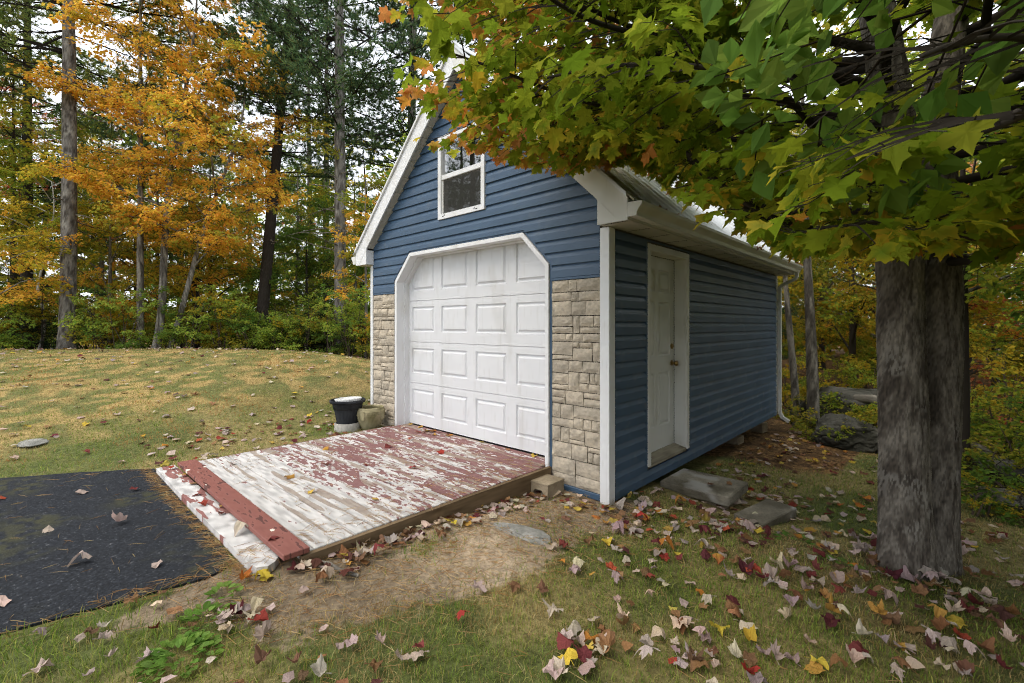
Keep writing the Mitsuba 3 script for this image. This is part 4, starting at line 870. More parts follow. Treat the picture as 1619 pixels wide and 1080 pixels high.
slot = ~((np.abs(lp_[:, 0] - 2.03) < .33) & (lp_[:, 1] > -2.6) & (lp_[:, 1] < .5) & (lp_[:, 2] > 2.0 + .15 * (lp_[:, 1] + 2.4)) & (lp_[:, 2] < 3.05) & (rm.random(len(lp_)) < .86))
slot &= ~((lp_[:, 0] < 1.35) & (lp_[:, 0] > .1) & (lp_[:, 1] > -1.3) & (lp_[:, 2] < 3.3) & (rm.random(len(lp_)) < .42))
infl = ~((lp_[:, 0] < .32) & (lp_[:, 1] > -.2) & (lp_[:, 2] < ZR - SL * np.abs(lp_[:, 0] - XC) + .12))       # none inside the roof
keep = low & near_cam & infl & slot; lp_, ld_ = lp_[keep], ld_[keep]; nL = len(lp_)
nrm_ = unit(np.c_[rm.normal(0, .38, (nL, 2)), np.ones(nL)] + ld_ * .1)
sz_ = rm.uniform(.062, .108, nL)
GL = [(.215, .295, .023), (.18, .255, .02), (.28, .335, .028), (.33, .355, .034)]
cin = hue(rm, nL, GL, (4, 3, 3, 1.6), .16); cout = cin * rm.uniform(.9, 1.15, (nL, 1))
tipw = np.clip((.75 - lp_[:, 0]) / 1.0, 0, 1) * np.clip((2.0 - lp_[:, 1]) / 2, 0, 1); loww = np.clip((floor_z(lp_[:, 0], lp_[:, 1]) + .35 - lp_[:, 2]) / .3, 0, 1)
rr_ = rm.random(nL); yel = rr_ < .025 + .11 * loww + .10 * tipw; org = (rr_ > 1 - (.005 + .40 * tipw ** 2)); edge = rm.random(nL) < .06 + .36 * loww
cout[edge] = hue(rm, edge.sum(), [(.62, .54, .05), (.66, .46, .06)])
cin[yel] = hue(rm, yel.sum(), [(.44, .42, .035), (.60, .48, .05), (.34, .37, .035)]); cout[yel] = hue(rm, yel.sum(), [(.58, .36, .04), (.62, .28, .05)])
cin[org] = hue(rm, org.sum(), [(.52, .24, .04), (.40, .26, .035), (.60, .28, .08)]); cout[org] = hue(rm, org.sum(), [(.62, .22, .05), (.66, .32, .14), (.55, .15, .04)])
zc_ = (lp_ - CAM) @ FWD; RT = np.array([math.cos(YAW), math.sin(YAW), 0]); uc = ((lp_ - CAM) @ RT) / np.maximum(zc_, .1); vc = (lp_[:, 2] - CAM[2]) / np.maximum(zc_, .1)
seen = (zc_ > .3) & (np.abs(uc) < 1.12) & (vc < .72); score = np.where(seen, sz_ / np.maximum(zc_, .3), 0); order = np.argsort(-score)
big, rest = order[:300], order[300:]
for i in big:
    v, f, c = batch_leaves(lp_[[i]], ld_[[i]], nrm_[[i]], sz_[[i]], cin[[i]], cout[[i]], P_NEAR, rm)
    c[:, 2] = c[:, 2].mean(); add(MT + '__crown__leaf', (v, f), 'mat_leaf_packed', uv=pack(c))
v, f, c = batch_leaves(lp_[rest], ld_[rest], nrm_[rest], sz_[rest], cin[rest], cout[rest], P_FRESH, rm)
add(MT + '__crown__foliage', (v, f), 'mat_leaf', color=c, kind='stuff')
addv(MT + '__crown__twigs', tubes(twl, 3), lambda P: np.tile((.035, .029, .024), (len(P), 1)), bsdf='mat_bark', kind='stuff')
print('maple leaves', nL)
# ------------------------------------------------------------------ the woods left of and behind the garage
pine('pine_tree', -13.88, -2.62, 17, .165, 6.6, 3.9, 'tall pine with thick grey trunk, left of the orange maples', group='bough_piney', seed=1, lean=(-.25, .2), dead=9, nseg=300, nr=54, dens=.8, barkf=B_PINE)
pine('pine_tree', -12.97, 1.51, 13.5, .17, 5.6, 3.0, 'dark trunked leaning pine just right of the orange maples', seed=2, lean=(.8, .9), dead=8, barkf='mat_bark_dark', dens=.9)
pine('pine_tree', -10.21, 2.71, 18, .165, 6.4, 3.7, 'straight grey trunked pine nearest to the left eave of the garage', seed=3, dead=12, nseg=260, nr=44, dens=.9, barkf=B_PINE)
pine('pine_tree', -10.06, 4.91, 17, .16, 6.0, 3.3, 'pine rising behind the left roof slope of the garage', seed=4, dead=7, nseg=60, lean=(.1, .2), dens=.75)
GB = 'tall pines standing deep in the woods'
for i, (x, y, h, r, zc) in enumerate(((-16.3, 5.2, 16, .14, 8), (-19.5, -3.2, 15, .16, 5.5), (-18.3, -4.8, 15, .15, 5), (-20.8, 6.5, 16, .15, 7), (-23.1, -6.6, 16, .16, 5), (-11.7, 9.5, 17, .17, 6), (-10.9, 13, 17, .17, 5), (-7.1, 12.5, 16, .16, 5.5), (-5.9, 16.3, 17, .17, 5), (-22.3, 1.5, 15, .15, 6))):
    pine('pine_tree', x, y, h, r, zc, 2.9, 'tall pine standing among others deep in the woods', seed=10 + i, dead=6, grp=GB, group='bough_piney' if i in (1, 2, 4) else 'bough_pine', dens=.5, barkf='mat_bark_dark' if i == 1 else None)
# the three orange maples in front
decid('orange_maple_tree', -13.41, -1.22, 11.5, .085, 3.0, 1.6, ['orange'], 'straight grey stemmed orange maple, first right of the thick pine', n=190, seed=1, split=True, limbs=18, sc=.82, rise=.6)
decid('orange_maple_tree', -12.80, -1.07, 10.6, .10, 2.6, 2.3, ['orange', 'orange', 'yellow'], 'crooked stemmed orange maple in the middle of the three', n=205, seed=2, split=True, limbs=18, sc=.8, path=[(-12.80, -1.07, .55), (-12.62, -.88, 2.6), (-12.55, -.75, 5.2), (-12.2, -.4, 8.2), (-12.1, -.3, 11)], rise=.6)
decid('orange_maple_tree', -12.77, -.76, 8.0, .075, 2.2, 2.4, ['orange', 'orange', 'olive'], 'orange maple leaning to the right towards the dark pine', n=180, seed=3, split=True, limbs=16, sc=.8, path=[(-12.85, -.80, .55), (-12.5, -.4, 2.4), (-12.1, -.0, 4.4), (-11.7, .5, 6.3), (-11.5, .7, 8.2)], rise=.5)
decid('red_maple_tree', -23.2, -1.8, 11, .09, 4.5, 2.2, ['red'], 'reddish maple glimpsed high behind the thick pine trunk', n=70, seed=4, sc=1.0)
decid('birch_tree', -15.79, -3.03, 5.2, .045, 2.6, 1.3, ['ygreen', 'yellow'], 'thin crooked white birch left of the thick pine', n=40, seed=5, barkf=B_BIRCH, path=[(-15.85, -3.1, .5), (-15.72, -2.95, 1.9), (-15.80, -3.05, 2.6), (-15.6, -2.85, 3.7), (-15.5, -2.8, 5.4)], limbs=8, sc=.7)
decid('yellow_tree', -13.15, -3.85, 3.4, .035, .7, 1.2, ['yellow', 'yellow', 'orange'], 'small yellow sapling at the left edge of the mound', n=48, seed=6, limbs=9, sc=.62)
decid('yellow_tree', -9.24, 2.93, 5.0, .045, .8, 1.0, ['yellow', 'orange', 'ygreen'], 'narrow yellow tree showing beside the left corner of the garage', n=70, seed=7, limbs=12, sc=.62)
LG_ = ['yellow green tree behind the white birch at the far left', 'olive green tree between the thick pine and the first orange maple, deep in the woods', 'olive tree behind the crooked orange maple', 'green broadleaf tree between the dark leaning pine and the straight pine', 'yellow green tree at the left picture edge behind the yellow sapling', 'yellow green tree far behind the leaning orange maple', 'olive tree far behind the first orange maple', 'yellow and orange tree deep behind the crooked orange maple', 'olive green tree far back at the left picture edge', 'green broadleaf tree right of the straight grey pine', 'low yellow and olive tree just behind the orange maples', 'low orange and olive tree between the thick pine and first orange maple', 'low green tree between the dark pine and the straight pine']
LR_ = ['yellow tree right of the grey trunk by the downspout', 'yellow green tree hidden behind the garage far end', 'yellow tree far behind the grey trunk by the downspout', 'orange tinged yellow tree seen left of the maple trunks', 'yellow tree deep in the woods behind the maple trunks', 'green tree at the right edge of the picture', 'green tree outside the right picture edge', 'green tree behind the garage roof, right one', 'yellow tree farthest back left of the maple trunks', 'green tree beyond the right picture edge, farther back', 'green tree behind the garage roof, middle one', 'yellow green tree behind the garage roof, left one', 'low olive tree seen just left of the maple trunks', 'green tree right of the shade maple outside the picture', 'olive tree right of the shade maple outside the picture', 'olive tree right of the lawn outside the picture', 'low green tree close right of the shade maple']
GY = 'yellow green trees of the woods left of the garage'
for i, (x, y, h, sp) in enumerate(((-17.2, -3.5, 8.5, ['ygreen', 'olive', 'yellow']), (-20.4, -1.3, 9, ['ygreen', 'olive']), (-17.5, 1.4, 7.5, ['olive', 'yellow', 'ygreen']), (-16.2, 4.0, 7.5, ['ygreen', 'green', 'olive']), (-17.1, -5.1, 8, ['ygreen', 'yellow']), (-19.7, 3.4, 9, ['ygreen', 'olive']), (-25.3, -.4, 10, ['olive', 'ygreen']), (-20.1, .3, 8.5, ['yellow', 'olive', 'orange']), (-25.5, -3.3, 10, ['ygreen', 'olive']), (-13.65, 5.0, 6.5, ['ygreen', 'olive', 'green']), (-15.3, .5, 4.6, ['olive', 'yellow', 'orange']), (-15.5, -1.6, 4.4, ['olive', 'orange', 'yellow']), (-14.0, 3.4, 4.2, ['ygreen', 'green']))):
    decid('woodland_tree', x, y, h, .05 + .005 * h, .5, 1.5 + .1 * h, sp, LG_[i], n=int(80 + 8 * h), seed=20 + i, grp=GY, sc=.85, limbs=14, barkf='mat_bark_grey' if i % 2 else 'mat_bark_dark', nseg=16)
# the woods right of the garage and behind the maple
decid('woodland_tree', .40, 6.31, 8.5, .105, 3.4, 2.0, ['ygreen', 'yellow'], 'grey trunked tree just right of the downspout', n=75, seed=40, split=True, path=[(.40, 6.31, -.6), (.36, 6.3, 1.5), (.28, 6.3, 3.6), (.2, 6.3, 8.2)], sc=.75, nseg=60)
decid('woodland_tree', -.02, 6.75, 6.5, .075, 3.2, 1.6, ['ygreen', 'olive'], 'leaning grey trunk half hidden behind the downspout', n=50, seed=41, split=True, path=[(.08, 6.7, -.6), (-.06, 6.8, 1.2), (-.22, 6.95, 3.0), (-.35, 7.1, 6.2)], sc=.75, nseg=40)
decid('woodland_tree', 2.31, 4.80, 5.2, .07, 2.4, 1.5, ['ygreen', 'green'], 'dark slender trunk close behind the right trunk of the maple', n=40, seed=42, split=True, barkf='mat_bark_dark', sc=.6, nseg=30)
GR = 'yellow green trees of the woods behind the shade maple'
for i, (x, y, h, sp) in enumerate(((.35, 11.2, 7, ['yellow', 'ygreen', 'olive']), (-1.8, 11.9, 8, ['ygreen', 'yellow']), (-.96, 15.4, 9, ['yellow', 'olive']), (.9, 13.1, 8, ['ygreen', 'yellow', 'orange']), (2.66, 17.4, 9, ['yellow', 'ygreen']), (5.6, 11.6, 7, ['ygreen', 'olive']), (5.0, 10, 8, ['ygreen', 'olive']), (-3.8, 12.8, 8.5, ['ygreen', 'olive']), (1.4, 19, 10, ['yellow', 'ygreen']), (7.5, 13.8, 9, ['ygreen', 'olive']), (-5.2, 10.1, 8, ['ygreen', 'green']), (-6.7, 7.4, 7.5, ['ygreen', 'yellow']), (2.0, 10.65, 5.5, ['olive', 'ygreen', 'yellow']), (6.5, 6.0, 8, ['ygreen', 'green']), (7.5, 2.5, 8.5, ['ygreen', 'olive']), (9, -1.5, 9, ['ygreen', 'olive']), (5.6, 3.6, 6.5, ['ygreen', 'green']))):
    decid('woodland_tree', x, y, h, .05 + .005 * h, 0.5, 1.5 + .1 * h, sp, LR_[i], n=int(90 + 9 * h), seed=50 + i, grp=GR, sc=.85, limbs=14, barkf='mat_bark_grey' if i % 2 else 'mat_bark_dark', nseg=16)
for i, (x, y, h, lb) in enumerate(((5.0, -1.9, 8, 'unseen green tree added to shade the side wall, nearest the camera'), (4.9, .5, 8, 'unseen green tree added to shade the side wall, second from the camera'), (6.6, -3.6, 8.5, 'tall unseen green tree added to shade the side wall, level with the camera'), (7.6, .8, 9.5, 'tall unseen green tree added to shade the side wall, in the second row right of the lawn'), (6.3, 3.0, 8.5, 'unseen green tree added to shade the side wall, level with the maple'))):  # out of view, added to block sky light from the side wall
    decid('woodland_tree', x, y, h, .11, .7, 2.3, ['ygreen', 'green'], lb, n=170, seed=180 + i, sc=1.05, limbs=20, nseg=14)
for i, (x, y, h, lb) in enumerate(((5.3, 1.6, 9, 'leafy green tree added for shade right of the shade maple, outside the right picture edge'), (6.6, -1.0, 9.5, 'leafy green tree added for shade nearest to the camera outside the right picture edge'), (4.6, 4.2, 8, 'leafy green tree added for shade behind the maple trunks outside the right picture edge'))):  # dense trees added off to the right to shade side wall and lawn
    decid('woodland_tree', x, y, h, .13, 1.6, 2.5, ['ygreen', 'green'], lb, n=230, seed=80 + i, sc=.95, limbs=20, nseg=16)
for i, (x, y, h, lb) in enumerate(((3.13, 14.5, 8, 'salmon red maple deep behind the right trunk of the shade maple'), (3.73, 12.96, 6.5, 'low orange red maple at the right edge of the picture'), (6.2, 16.0, 8, 'red maple half outside the right edge of the picture'))):
    decid('red_maple_tree', x, y, h, .07, .8, 2.1, ['red', 'red', 'orange'], lb, n=100, seed=70 + i, sc=.8, nseg=16)
# undergrowth
i = 0
SG = {'green': 'green shrubs along the crest of the mound', 'yellow': 'yellowing shrubs along the crest of the mound'}
for k, (x, y) in enumerate(((-14.5, -3.9), (-13.6, -2.0), (-13.0, -1.6), (-12.3, -.35), (-11.9, .2), (-11.5, .8), (-11.0, 1.3), (-10.3, 1.8), (-9.7, 2.2), (-9.1, 2.4), (-8.6, 3.0), (-12.4, 1.0), (-11.6, 2.0), (-13.2, .6), (-14.2, -.6), (-15.0, -2.2), (-16.2, -4.2), (-10.9, 2.6), (-9.9, 3.3), (-8.2, 3.5), (-14.9, -4.7), (-12.2, 2.6), (-13.6, 1.9), (-15.6, -.5))):
    gk = 'yellow' if k % 3 == 1 else 'green'
    shrub('shrub', x, y, R.uniform(1.1, 2.0), 1.0, ['green', 'fresh', 'fresh'] if gk == 'green' else ['yellow', 'fresh', 'olive'], ('green leafy' if gk == 'green' else 'yellowing') + ' shrub in the undergrowth along the crest of the mound', n=26, seed=k, grp=SG[gk], sc=.62)
for k, (x, y, h) in enumerate(((-10.6, 2.0, 1.7), (-10.9, 3.0, 2.6), (-9.4, 2.6, 1.5), (-11.9, 1.6, 1.5), (-14.9, -3.0, 1.6), (-16.4, -3.6, 2.4))):
    fir(x, y, h, 'dark young fir in the undergrowth beyond the mound', seed=k, grp='young firs beyond the mound')
for k, (x, y, h, sp) in enumerate(((.9, 6.6, .7, ['olive', 'ygreen']), (1.5, 7.0, .9, ['ygreen', 'yellow']), (2.82, 6.9, 1.3, ['ygreen', 'green']), (2.5, 7.4, 1.5, ['olive', 'yellow']), (3.3, 6.0, 1.1, ['ygreen', 'olive']), (3.9, 7.4, 1.5, ['green', 'ygreen']), (2.9, 5.4, .8, ['ygreen', 'green']), (.2, 8.0, 1.2, ['ygreen', 'yellow']), (1.1, 8.6, 1.4, ['yellow', 'ygreen']), (2.0, 8.8, 1.5, ['olive', 'ygreen']), (3.0, 9.2, 1.6, ['red', 'olive', 'yellow']), (4.0, 9.0, 1.6, ['olive', 'red']), (.6, 5.9, .45, ['olive', 'ygreen']), (4.6, 5.4, 1.2, ['ygreen', 'green']), (.9, 9.6, 1.3, ['ygreen', 'yellow']), (.1, 9.4, 1.2, ['olive', 'ygreen']), (1.7, 10.2, 1.4, ['yellow', 'olive']), (.6, 10.8, 1.3, ['ygreen', 'olive']), (-.6, 8.8, 1.2, ['ygreen', 'yellow']), (1.25, 6.3, .8, ['olive', 'ygreen']), (2.1, 6.4, .9, ['ygreen', 'green']), (2.55, 4.6, .6, ['ygreen', 'olive']), (3.3, 4.7, .9, ['ygreen', 'green']), (2.75, 3.75, .3, ['ygreen', 'green']), (3.6, 5.6, 1.3, ['ygreen', 'olive']), (1.55, 5.9, .5, ['olive', 'yellow']))):
    shrub('sapling_shrub', x, y, h, .8, sp, 'low leafy sapling at the forest edge behind the shade maple', n=15, seed=100 + k, grp='saplings at the forest edge behind the shade maple', sc=.62)
shrub('yellow_seedling', 2.42, 3.1, .25, .18, ['yellow'], 'small yellow seedling just right of the maple trunks', n=5, seed=140, sc=.26)
# trees across the clearing behind the camera: the gable window mirrors them
for i, (x, y) in enumerate(((-15.6, -12.5), (-20.5, -16))):
    pine('pine_tree', x, y, 15, .2, 3.5, 3.0, 'tall pine across the clearing opposite the garage door', seed=90 + i, dead=3, grp='pines across the clearing opposite the garage door', dens=.8, nseg=14)
# the wood farther off, one mass
rf = np.random.default_rng(77); cnt = 0
v = tube([(0, 0, 0), (.02, 0, .35), (0, .02, .7), (.01, 0, 1)], [.011, .009, .006, .001], 6); scene['far_trunk'] = {'type': 'shapegroup', 'shape': mikit.ply((v.vertices, v.faces), 'mat_leaf', color=np.tile((.075, .065, .055), (len(v.vertices), 1)))}
for k in range(64):
    th = rf.uniform(-.97, 1.0); d = rf.uniform(21, 44); a = math.pi / 2 + YAW - th; x, y = CAM[0] + d * math.cos(a), CAM[1] + d * math.sin(a); h = rf.uniform(7, 12); zb = float(G(x, y)) - .1
    cnt += 1; inst(f'distant_forest__{cnt:04d}', 'far_trunk', (x, y, zb), rf.uniform(0, 6), 0, h)
    pn = rf.random() < .35; pal = ['ygreen', 'olive', 'yellow', 'green'] if rf.random() < .8 else ['orange', 'red', 'olive']
    for j in range(46):
        z = zb + (h * rf.uniform(.08, 1.0) if j < 34 else rf.uniform(.2, 1.6)); rad = 2.6 * (1 - abs((z - zb) / h - .45) * 1.3) * (.6 if pn else 1); a2 = rf.uniform(0, 6.28); q = rf.uniform(.1, .8) * rad if j < 34 else rf.uniform(.3, 2.6); cnt += 1
        inst(f'distant_forest__{cnt:04d}', 'far_bough' if pn else f'far_{pal[rf.integers(len(pal))]}', (x + q * math.cos(a2), y + q * math.sin(a2), z), a2 + rf.normal(0, .5), rf.uniform(-.3, .4), rf.uniform(1.5, 2.4), rf.uniform(-.5, .5))
labels['distant_forest'] = dict(label='distant mixed forest of pines and autumn trees closing the view', kind='stuff')

# ------------------------------------------------------------------ grass
GAR = sbox(-W - .02, -.03, .03, L); RAMP = sbox(RX0 - .02, -2.63, RX1 + .02, .1)
def scatter(n, x0, x1, y0, y1, rng): return np.c_[rng.uniform(x0, x1, n), rng.uniform(y0, y1, n)]
def clear_of(P, polys, d=0.0):
    q = shapely.points(P); ok = np.ones(len(P), bool)
    for pl in polys: ok &= shapely.distance(q, pl) > d
    return ok
rg = np.random.default_rng(8)
P = scatter(2000000, -16, 7.5, -6.5, 8, rg); dcam = np.hypot(P[:, 0] - CAM[0], P[:, 1] - CAM[1])
fwd_ = (P - CAM[:2]) @ FWD[:2]
fw0 = forest_w(P[:, 0], P[:, 1]); dtd = np.array(shapely.distance(shapely.points(P), DIRT))
dirt0 = np.clip(1 - (dtd + (nz(P[:, 0], P[:, 1], 3, 8) - .5) * .5) / .22, 0, 1)
dens = np.minimum(1, (2.3 / np.maximum(dcam, .1)) ** 1.35) * np.clip((fwd_ + .6) / .8, 0, 1) * (1 - fw0) * (1 - .93 * dirt0) * (.55 + .9 * nz(P[:, 0], P[:, 1], 2.2, 31)) * (1 - .5 * np.clip((P[:, 0] - .3) / 2, 0, 1) * np.clip((P[:, 1] - .2) / 1.5, 0, 1))
P = P[rg.random(len(P)) < dens]
P = P[clear_of(P, (GAR, RAMP, sbox(.03, .70, .93, 1.5)), .01) & (np.array(shapely.distance(shapely.points(P), ASPH)) > .005 + rg.uniform(0, .06, len(P)))]
n = len(P); dc = np.hypot(P[:, 0] - CAM[0], P[:, 1] - CAM[1]); moundw = np.clip((-4.0 - P[:, 0]) / 2.0, 0, 1)
az = rg.uniform(0, 6.28, n); lean = np.abs(rg.normal(0, .55, n)) + .15; hgt = rg.uniform(.018, .050, n) * (.75 + .7 * nz(P[:, 0], P[:, 1], 1.6, 33)) * (1 - .25 * moundw); wid = (.0011 + .0007 * rg.random(n)) * np.maximum(1, dc / 2.2) ** .9
tall = rg.random(n) < .012; hgt[tall] *= 1.9
dmd = np.array(shapely.distance(shapely.points(P), ASPH)); ed = (dmd < .5) & (P[:, 0] > -1.3); hgt[ed] *= 1.35
zg = G(P[:, 0], P[:, 1]) - .004; base = np.c_[P, zg]; ldir = np.c_[np.cos(az), np.sin(az), np.zeros(n)]; a2 = rg.uniform(0, 6.28, n); sd = np.c_[np.cos(a2), np.sin(a2), np.zeros(n)] * wid[:, None]
mid = base + ldir * (hgt * lean * .35)[:, None] + np.c_[np.zeros((n, 2)), hgt * .6]; tip = base + ldir * (hgt * lean)[:, None] + np.c_[np.zeros((n, 2)), hgt * np.clip(1.05 - .25 * lean, .35, 1)]
green = nz(P[:, 0], P[:, 1], 1.3, 41) * .55 + nz(P[:, 0], P[:, 1], 6, 42) * .45; pg = np.clip((green - .44) * (5 - 2.8 * moundw) + .40 - .22 * moundw + .25 * ed, .04, .97)
isg = rg.random(n) < pg
col = np.where(isg[:, None], hue(rg, n, [(.20, .275, .05), (.27, .34, .07), (.15, .225, .045), (.36, .37, .10)], None, .25), hue(rg, n, [(.47, .37, .165), (.38, .29, .12), (.53, .42, .20), (.32, .235, .095)], None, .25))
ornge = (nz(P[:, 0], P[:, 1], .55, 44) + .16 * np.clip(1 - np.hypot(P[:, 0] + 6.3, P[:, 1] - .9) / 2.4, 0, 1) > .545) & (moundw > .3) & ~isg; col[ornge] = hue(rg, ornge.sum(), [(.46, .25, .09), (.40, .21, .075), (.50, .31, .12)], None, .2)
near = dc < 4.2; f_ = np.nonzero(near)[0]; g_ = np.nonzero(~near)[0]
V1 = np.stack([base[f_] - sd[f_], base[f_] + sd[f_], mid[f_] - sd[f_] * .75, mid[f_] + sd[f_] * .75, tip[f_]], 1).reshape(-1, 3); k5 = np.arange(len(f_))[:, None] * 5
F1 = np.vstack([k5 + [0, 1, 3], k5 + [0, 3, 2], k5 + [2, 3, 4]]); V2 = np.stack([base[g_] - sd[g_], base[g_] + sd[g_], tip[g_]], 1).reshape(-1, 3); F2 = np.arange(3 * len(g_)).reshape(-1, 3) + len(V1)
C1 = np.repeat(col[f_], 5, 0); C2 = np.repeat(col[g_], 3, 0)
leafmat('mat_grass', .8, .6)
add('grass', (np.vstack([V1, V2]), np.vstack([F1, F2])), 'mat_grass', color=np.vstack([C1, C2]), kind='stuff', label='short green and straw coloured grass of the lawn and mound', cat='grass')
print('grass blades', n, 'tris', len(F1) + len(F2))

# ------------------------------------------------------------------ fallen leaves
rl = np.random.default_rng(17)
PALE = [(.42, .33, .29), (.47, .39, .33), (.36, .28, .26), (.50, .41, .31)]; DARKR = [(.12, .035, .038), (.16, .045, .042), (.10, .045, .038)]; REDS = [(.30, .045, .035), (.25, .055, .04), (.34, .08, .045)]; ORG = [(.48, .20, .045), (.44, .24, .06), (.52, .28, .07)]; YEL = [(.54, .40, .06), (.48, .36, .08)]; BRN = [(.20, .10, .05), (.27, .15, .075), (.16, .09, .055)]
CN = ['pale pinkish', 'dark maroon', 'red', 'orange', 'yellow', 'brown']; CP = [PALE, DARKR, REDS, ORG, YEL, BRN]
lf = []                    # x, y, z, size, colour index
def drop(P, w, s0=.05, s1=.10, z=None, up=.012):
    for x, y in P: lf.append((x, y, float(G(x, y)) + up if z is None else z, rl.uniform(s0, s1), rl.choice(6, p=np.array(w) / sum(w))))
W1 = (6, 1.3, .45, .7, .5, 2.2)
P = scatter(1900, -1.0, 4.6, -3.3, 2.6, rl); ww = (.17 + .70 * np.clip((P[:, 0] - .1 + .55 * (P[:, 1] + 1.5)) / 2.4, 0, 1)) * (.25 + 1.5 * np.clip((nz(P[:, 0], P[:, 1], 1.5, 51) - .38) * 4, 0, 1))
P = P[rl.random(len(P)) < ww * .8]; P = P[clear_of(P, (GAR, RAMP, ASPH), .03)]; drop(P, W1, .045, .088, up=.028)
q_ = scatter(75, -.95, 1.0, -3.5, -2.5, rl); q_ = q_[clear_of(q_, (ASPH, RAMP), .03)]; drop(q_, (6, 1.4, .5, 1.1, .5, 2.4), .04, .07, up=.03)
cl = scatter(44, -.7, 2.8, -3.1, .4, rl); cl = cl[clear_of(cl, (RAMP, ASPH, DIRT), .05)]
for c in cl: drop(c + rl.normal(0, .075, (rl.integers(3, 8), 2)), W1, .045, .088, up=.030)
t = rl.random(150); P = np.c_[-.615 + .22 * rl.random(150) ** 1.6 + .015, -2.42 + 2.1 * t]; drop(P, (6, 1.6, .25, .5, .3, 2.6), .042, .078, up=.02)
P = np.c_[rl.uniform(-.7, .5, 46), -.10 - .30 * rl.random(46) ** 1.4]; P = P[P[:, 0] > -.62]; drop(P, (4, 1.2, .5, 1.2, .5, 3), .042, .078, up=.015)
P = scatter(150, .05, 1.0, -.3, 1.9, rl); P = P[clear_of(P, (sbox(.03, .70, .93, 1.5),), .0)]; drop(P, (4, 1.5, .6, .8, .8, 2.5), .05, .10, up=.025)
P = scatter(1900, .05, 6.5, 1.6, 9.5, rl); P = P[rl.random(len(P)) < .30 + .6 * forest_w(P[:, 0], P[:, 1])]; drop(P, (3, .8, .2, .9, 1.8, 4), .05, .10, up=.02)
P = np.c_[1.95 + rl.normal(0, .8, 260), .2 + rl.normal(0, .55, 260)]; P = P[np.hypot(P[:, 0] - 2.0, P[:, 1] - .7) > .22]; drop(P, (5, 1.6, .3, .8, .9, 2.5), .05, .09, up=.03)
P = scatter(520, -14, -3.95, -5, 2.0, rl); P = P[(forest_w(P[:, 0], P[:, 1]) < .4) & clear_of(P, (RAMP, ASPH, GAR), .05)]; drop(P, (8, .8, .2, .5, .5, 1), .05, .095, up=.022)
P = np.c_[rl.uniform(-4.6, -3.3, 110), rl.uniform(-2.55, -.2, 110)]; P = P[(P[:, 0] < RX0 - .05)]; drop(P, (5, 1.8, .4, .5, .4, 1.2), .05, .09, up=.02)
P = scatter(900, -22, -8, -8, 9, rl); P = P[forest_w(P[:, 0], P[:, 1]) > .5]; drop(P, (2, .3, .5, 2, 2, 3), .06, .11, up=.02)
drop([(-4.0, -2.75), (-3.1, -3.15), (-2.15, -3.0), (-2.35, -3.35), (-1.62, -3.25), (-1.35, -3.55), (-3.4, -3.6), (-2.9, -2.8), (-1.2, -2.95)], (4, .6, 2, .2, .2, .3), .05, .09, z=.150)
n0 = len(lf)
drop([(-2.9, -2.10), (-1.55, -1.9), (-2.2, -1.5), (-1.35, -1.35), (-1.5, -1.0), (-2.35, -.75), (-1.7, -.45), (-2.75, -1.2), (-2.1, -1.85), (-1.9, -1.25), (-2.45, -.35), (-1.05, -1.65)], (1, 1.2, 2, 1.2, .6, 1), .05, .09, z=.212)
drop(np.c_[rl.uniform(-3.15, -2.2, 20), .13 - .2 * rl.random(20) ** 1.3], (1.5, .6, .6, 2, .6, 3), .045, .075, z=.212)
drop([(-.95, .08), (-1.3, .1), (-1.7, .11)], (0, .3, 1, 0, 1, 1), .05, .07, z=.212)
drop([(-2.55, -2.44), (-2.25, -2.5), (-1.95, -2.53), (-1.65, -2.5), (-1.25, -2.53), (-2.9, -2.5), (-3.2, -2.47), (-.85, -2.47), (-1.8, -2.47)], (1, 1.4, 1.6, .2, 1.2, .6), .05, .09, z=.192)
n1 = len(lf)
drop([(-.6, -2.56), (-.62, -2.62), (-.68, -2.68)], (0, .6, 0, .4, 2, 0), .07, .09)
drop([(.45, 1.15), (.60, 1.3)], (0, 0, 0, 0, 0, 1), .06, .07, z=-.015)
drop([(PX - .2, PY - .15), (PX + .2, PY - .2), (PX + .05, PY - .28), (PX - .28, PY + .1), (-3.36, -.52)], (2, 1, 1, .3, .1, 1), .06, .09)
lf = np.array(lf); nF = len(lf); pos = lf[:, :3].copy(); sz = lf[:, 3]; ci = lf[:, 4].astype(int)
az = rl.uniform(0, 6.28, nF); onflat = np.zeros(nF, bool); onflat[n0:n1] = True
d = np.c_[np.cos(az), np.sin(az), rl.normal(0, .16, nF)]; nr = unit(np.c_[rl.normal(0, .22, (nF, 2)), np.where(rl.random(nF) < .5, 1, -1) * np.ones(nF)]); pos[:, 2] += .010 * rl.random(nF)
cc = np.zeros((nF, 3))
for k in range(6): cc[ci == k] = hue(rl, (ci == k).sum(), CP[k], None, .2)
co = cc * rl.uniform(.8, 1.15, (nF, 1)); mixd = (rl.random(nF) < .35) & ((ci == 3) | (ci == 4)); co[mixd] = hue(rl, mixd.sum(), BRN + REDS)
Zc = (pos - CAM) @ FWD; U_ = ((pos - CAM) @ RT) / np.maximum(Zc, .1); V_ = (pos[:, 2] - CAM[2]) / np.maximum(Zc, .1); inview = (Zc > .5) & (np.abs(U_) < 1.08) & (V_ > -.76)
order = np.argsort(-np.where(inview, sz / np.maximum(Zc, .4), 0)); big = order[:300]; rest = order[300:]
leafmat('mat_dry_leaf', .35, .6)
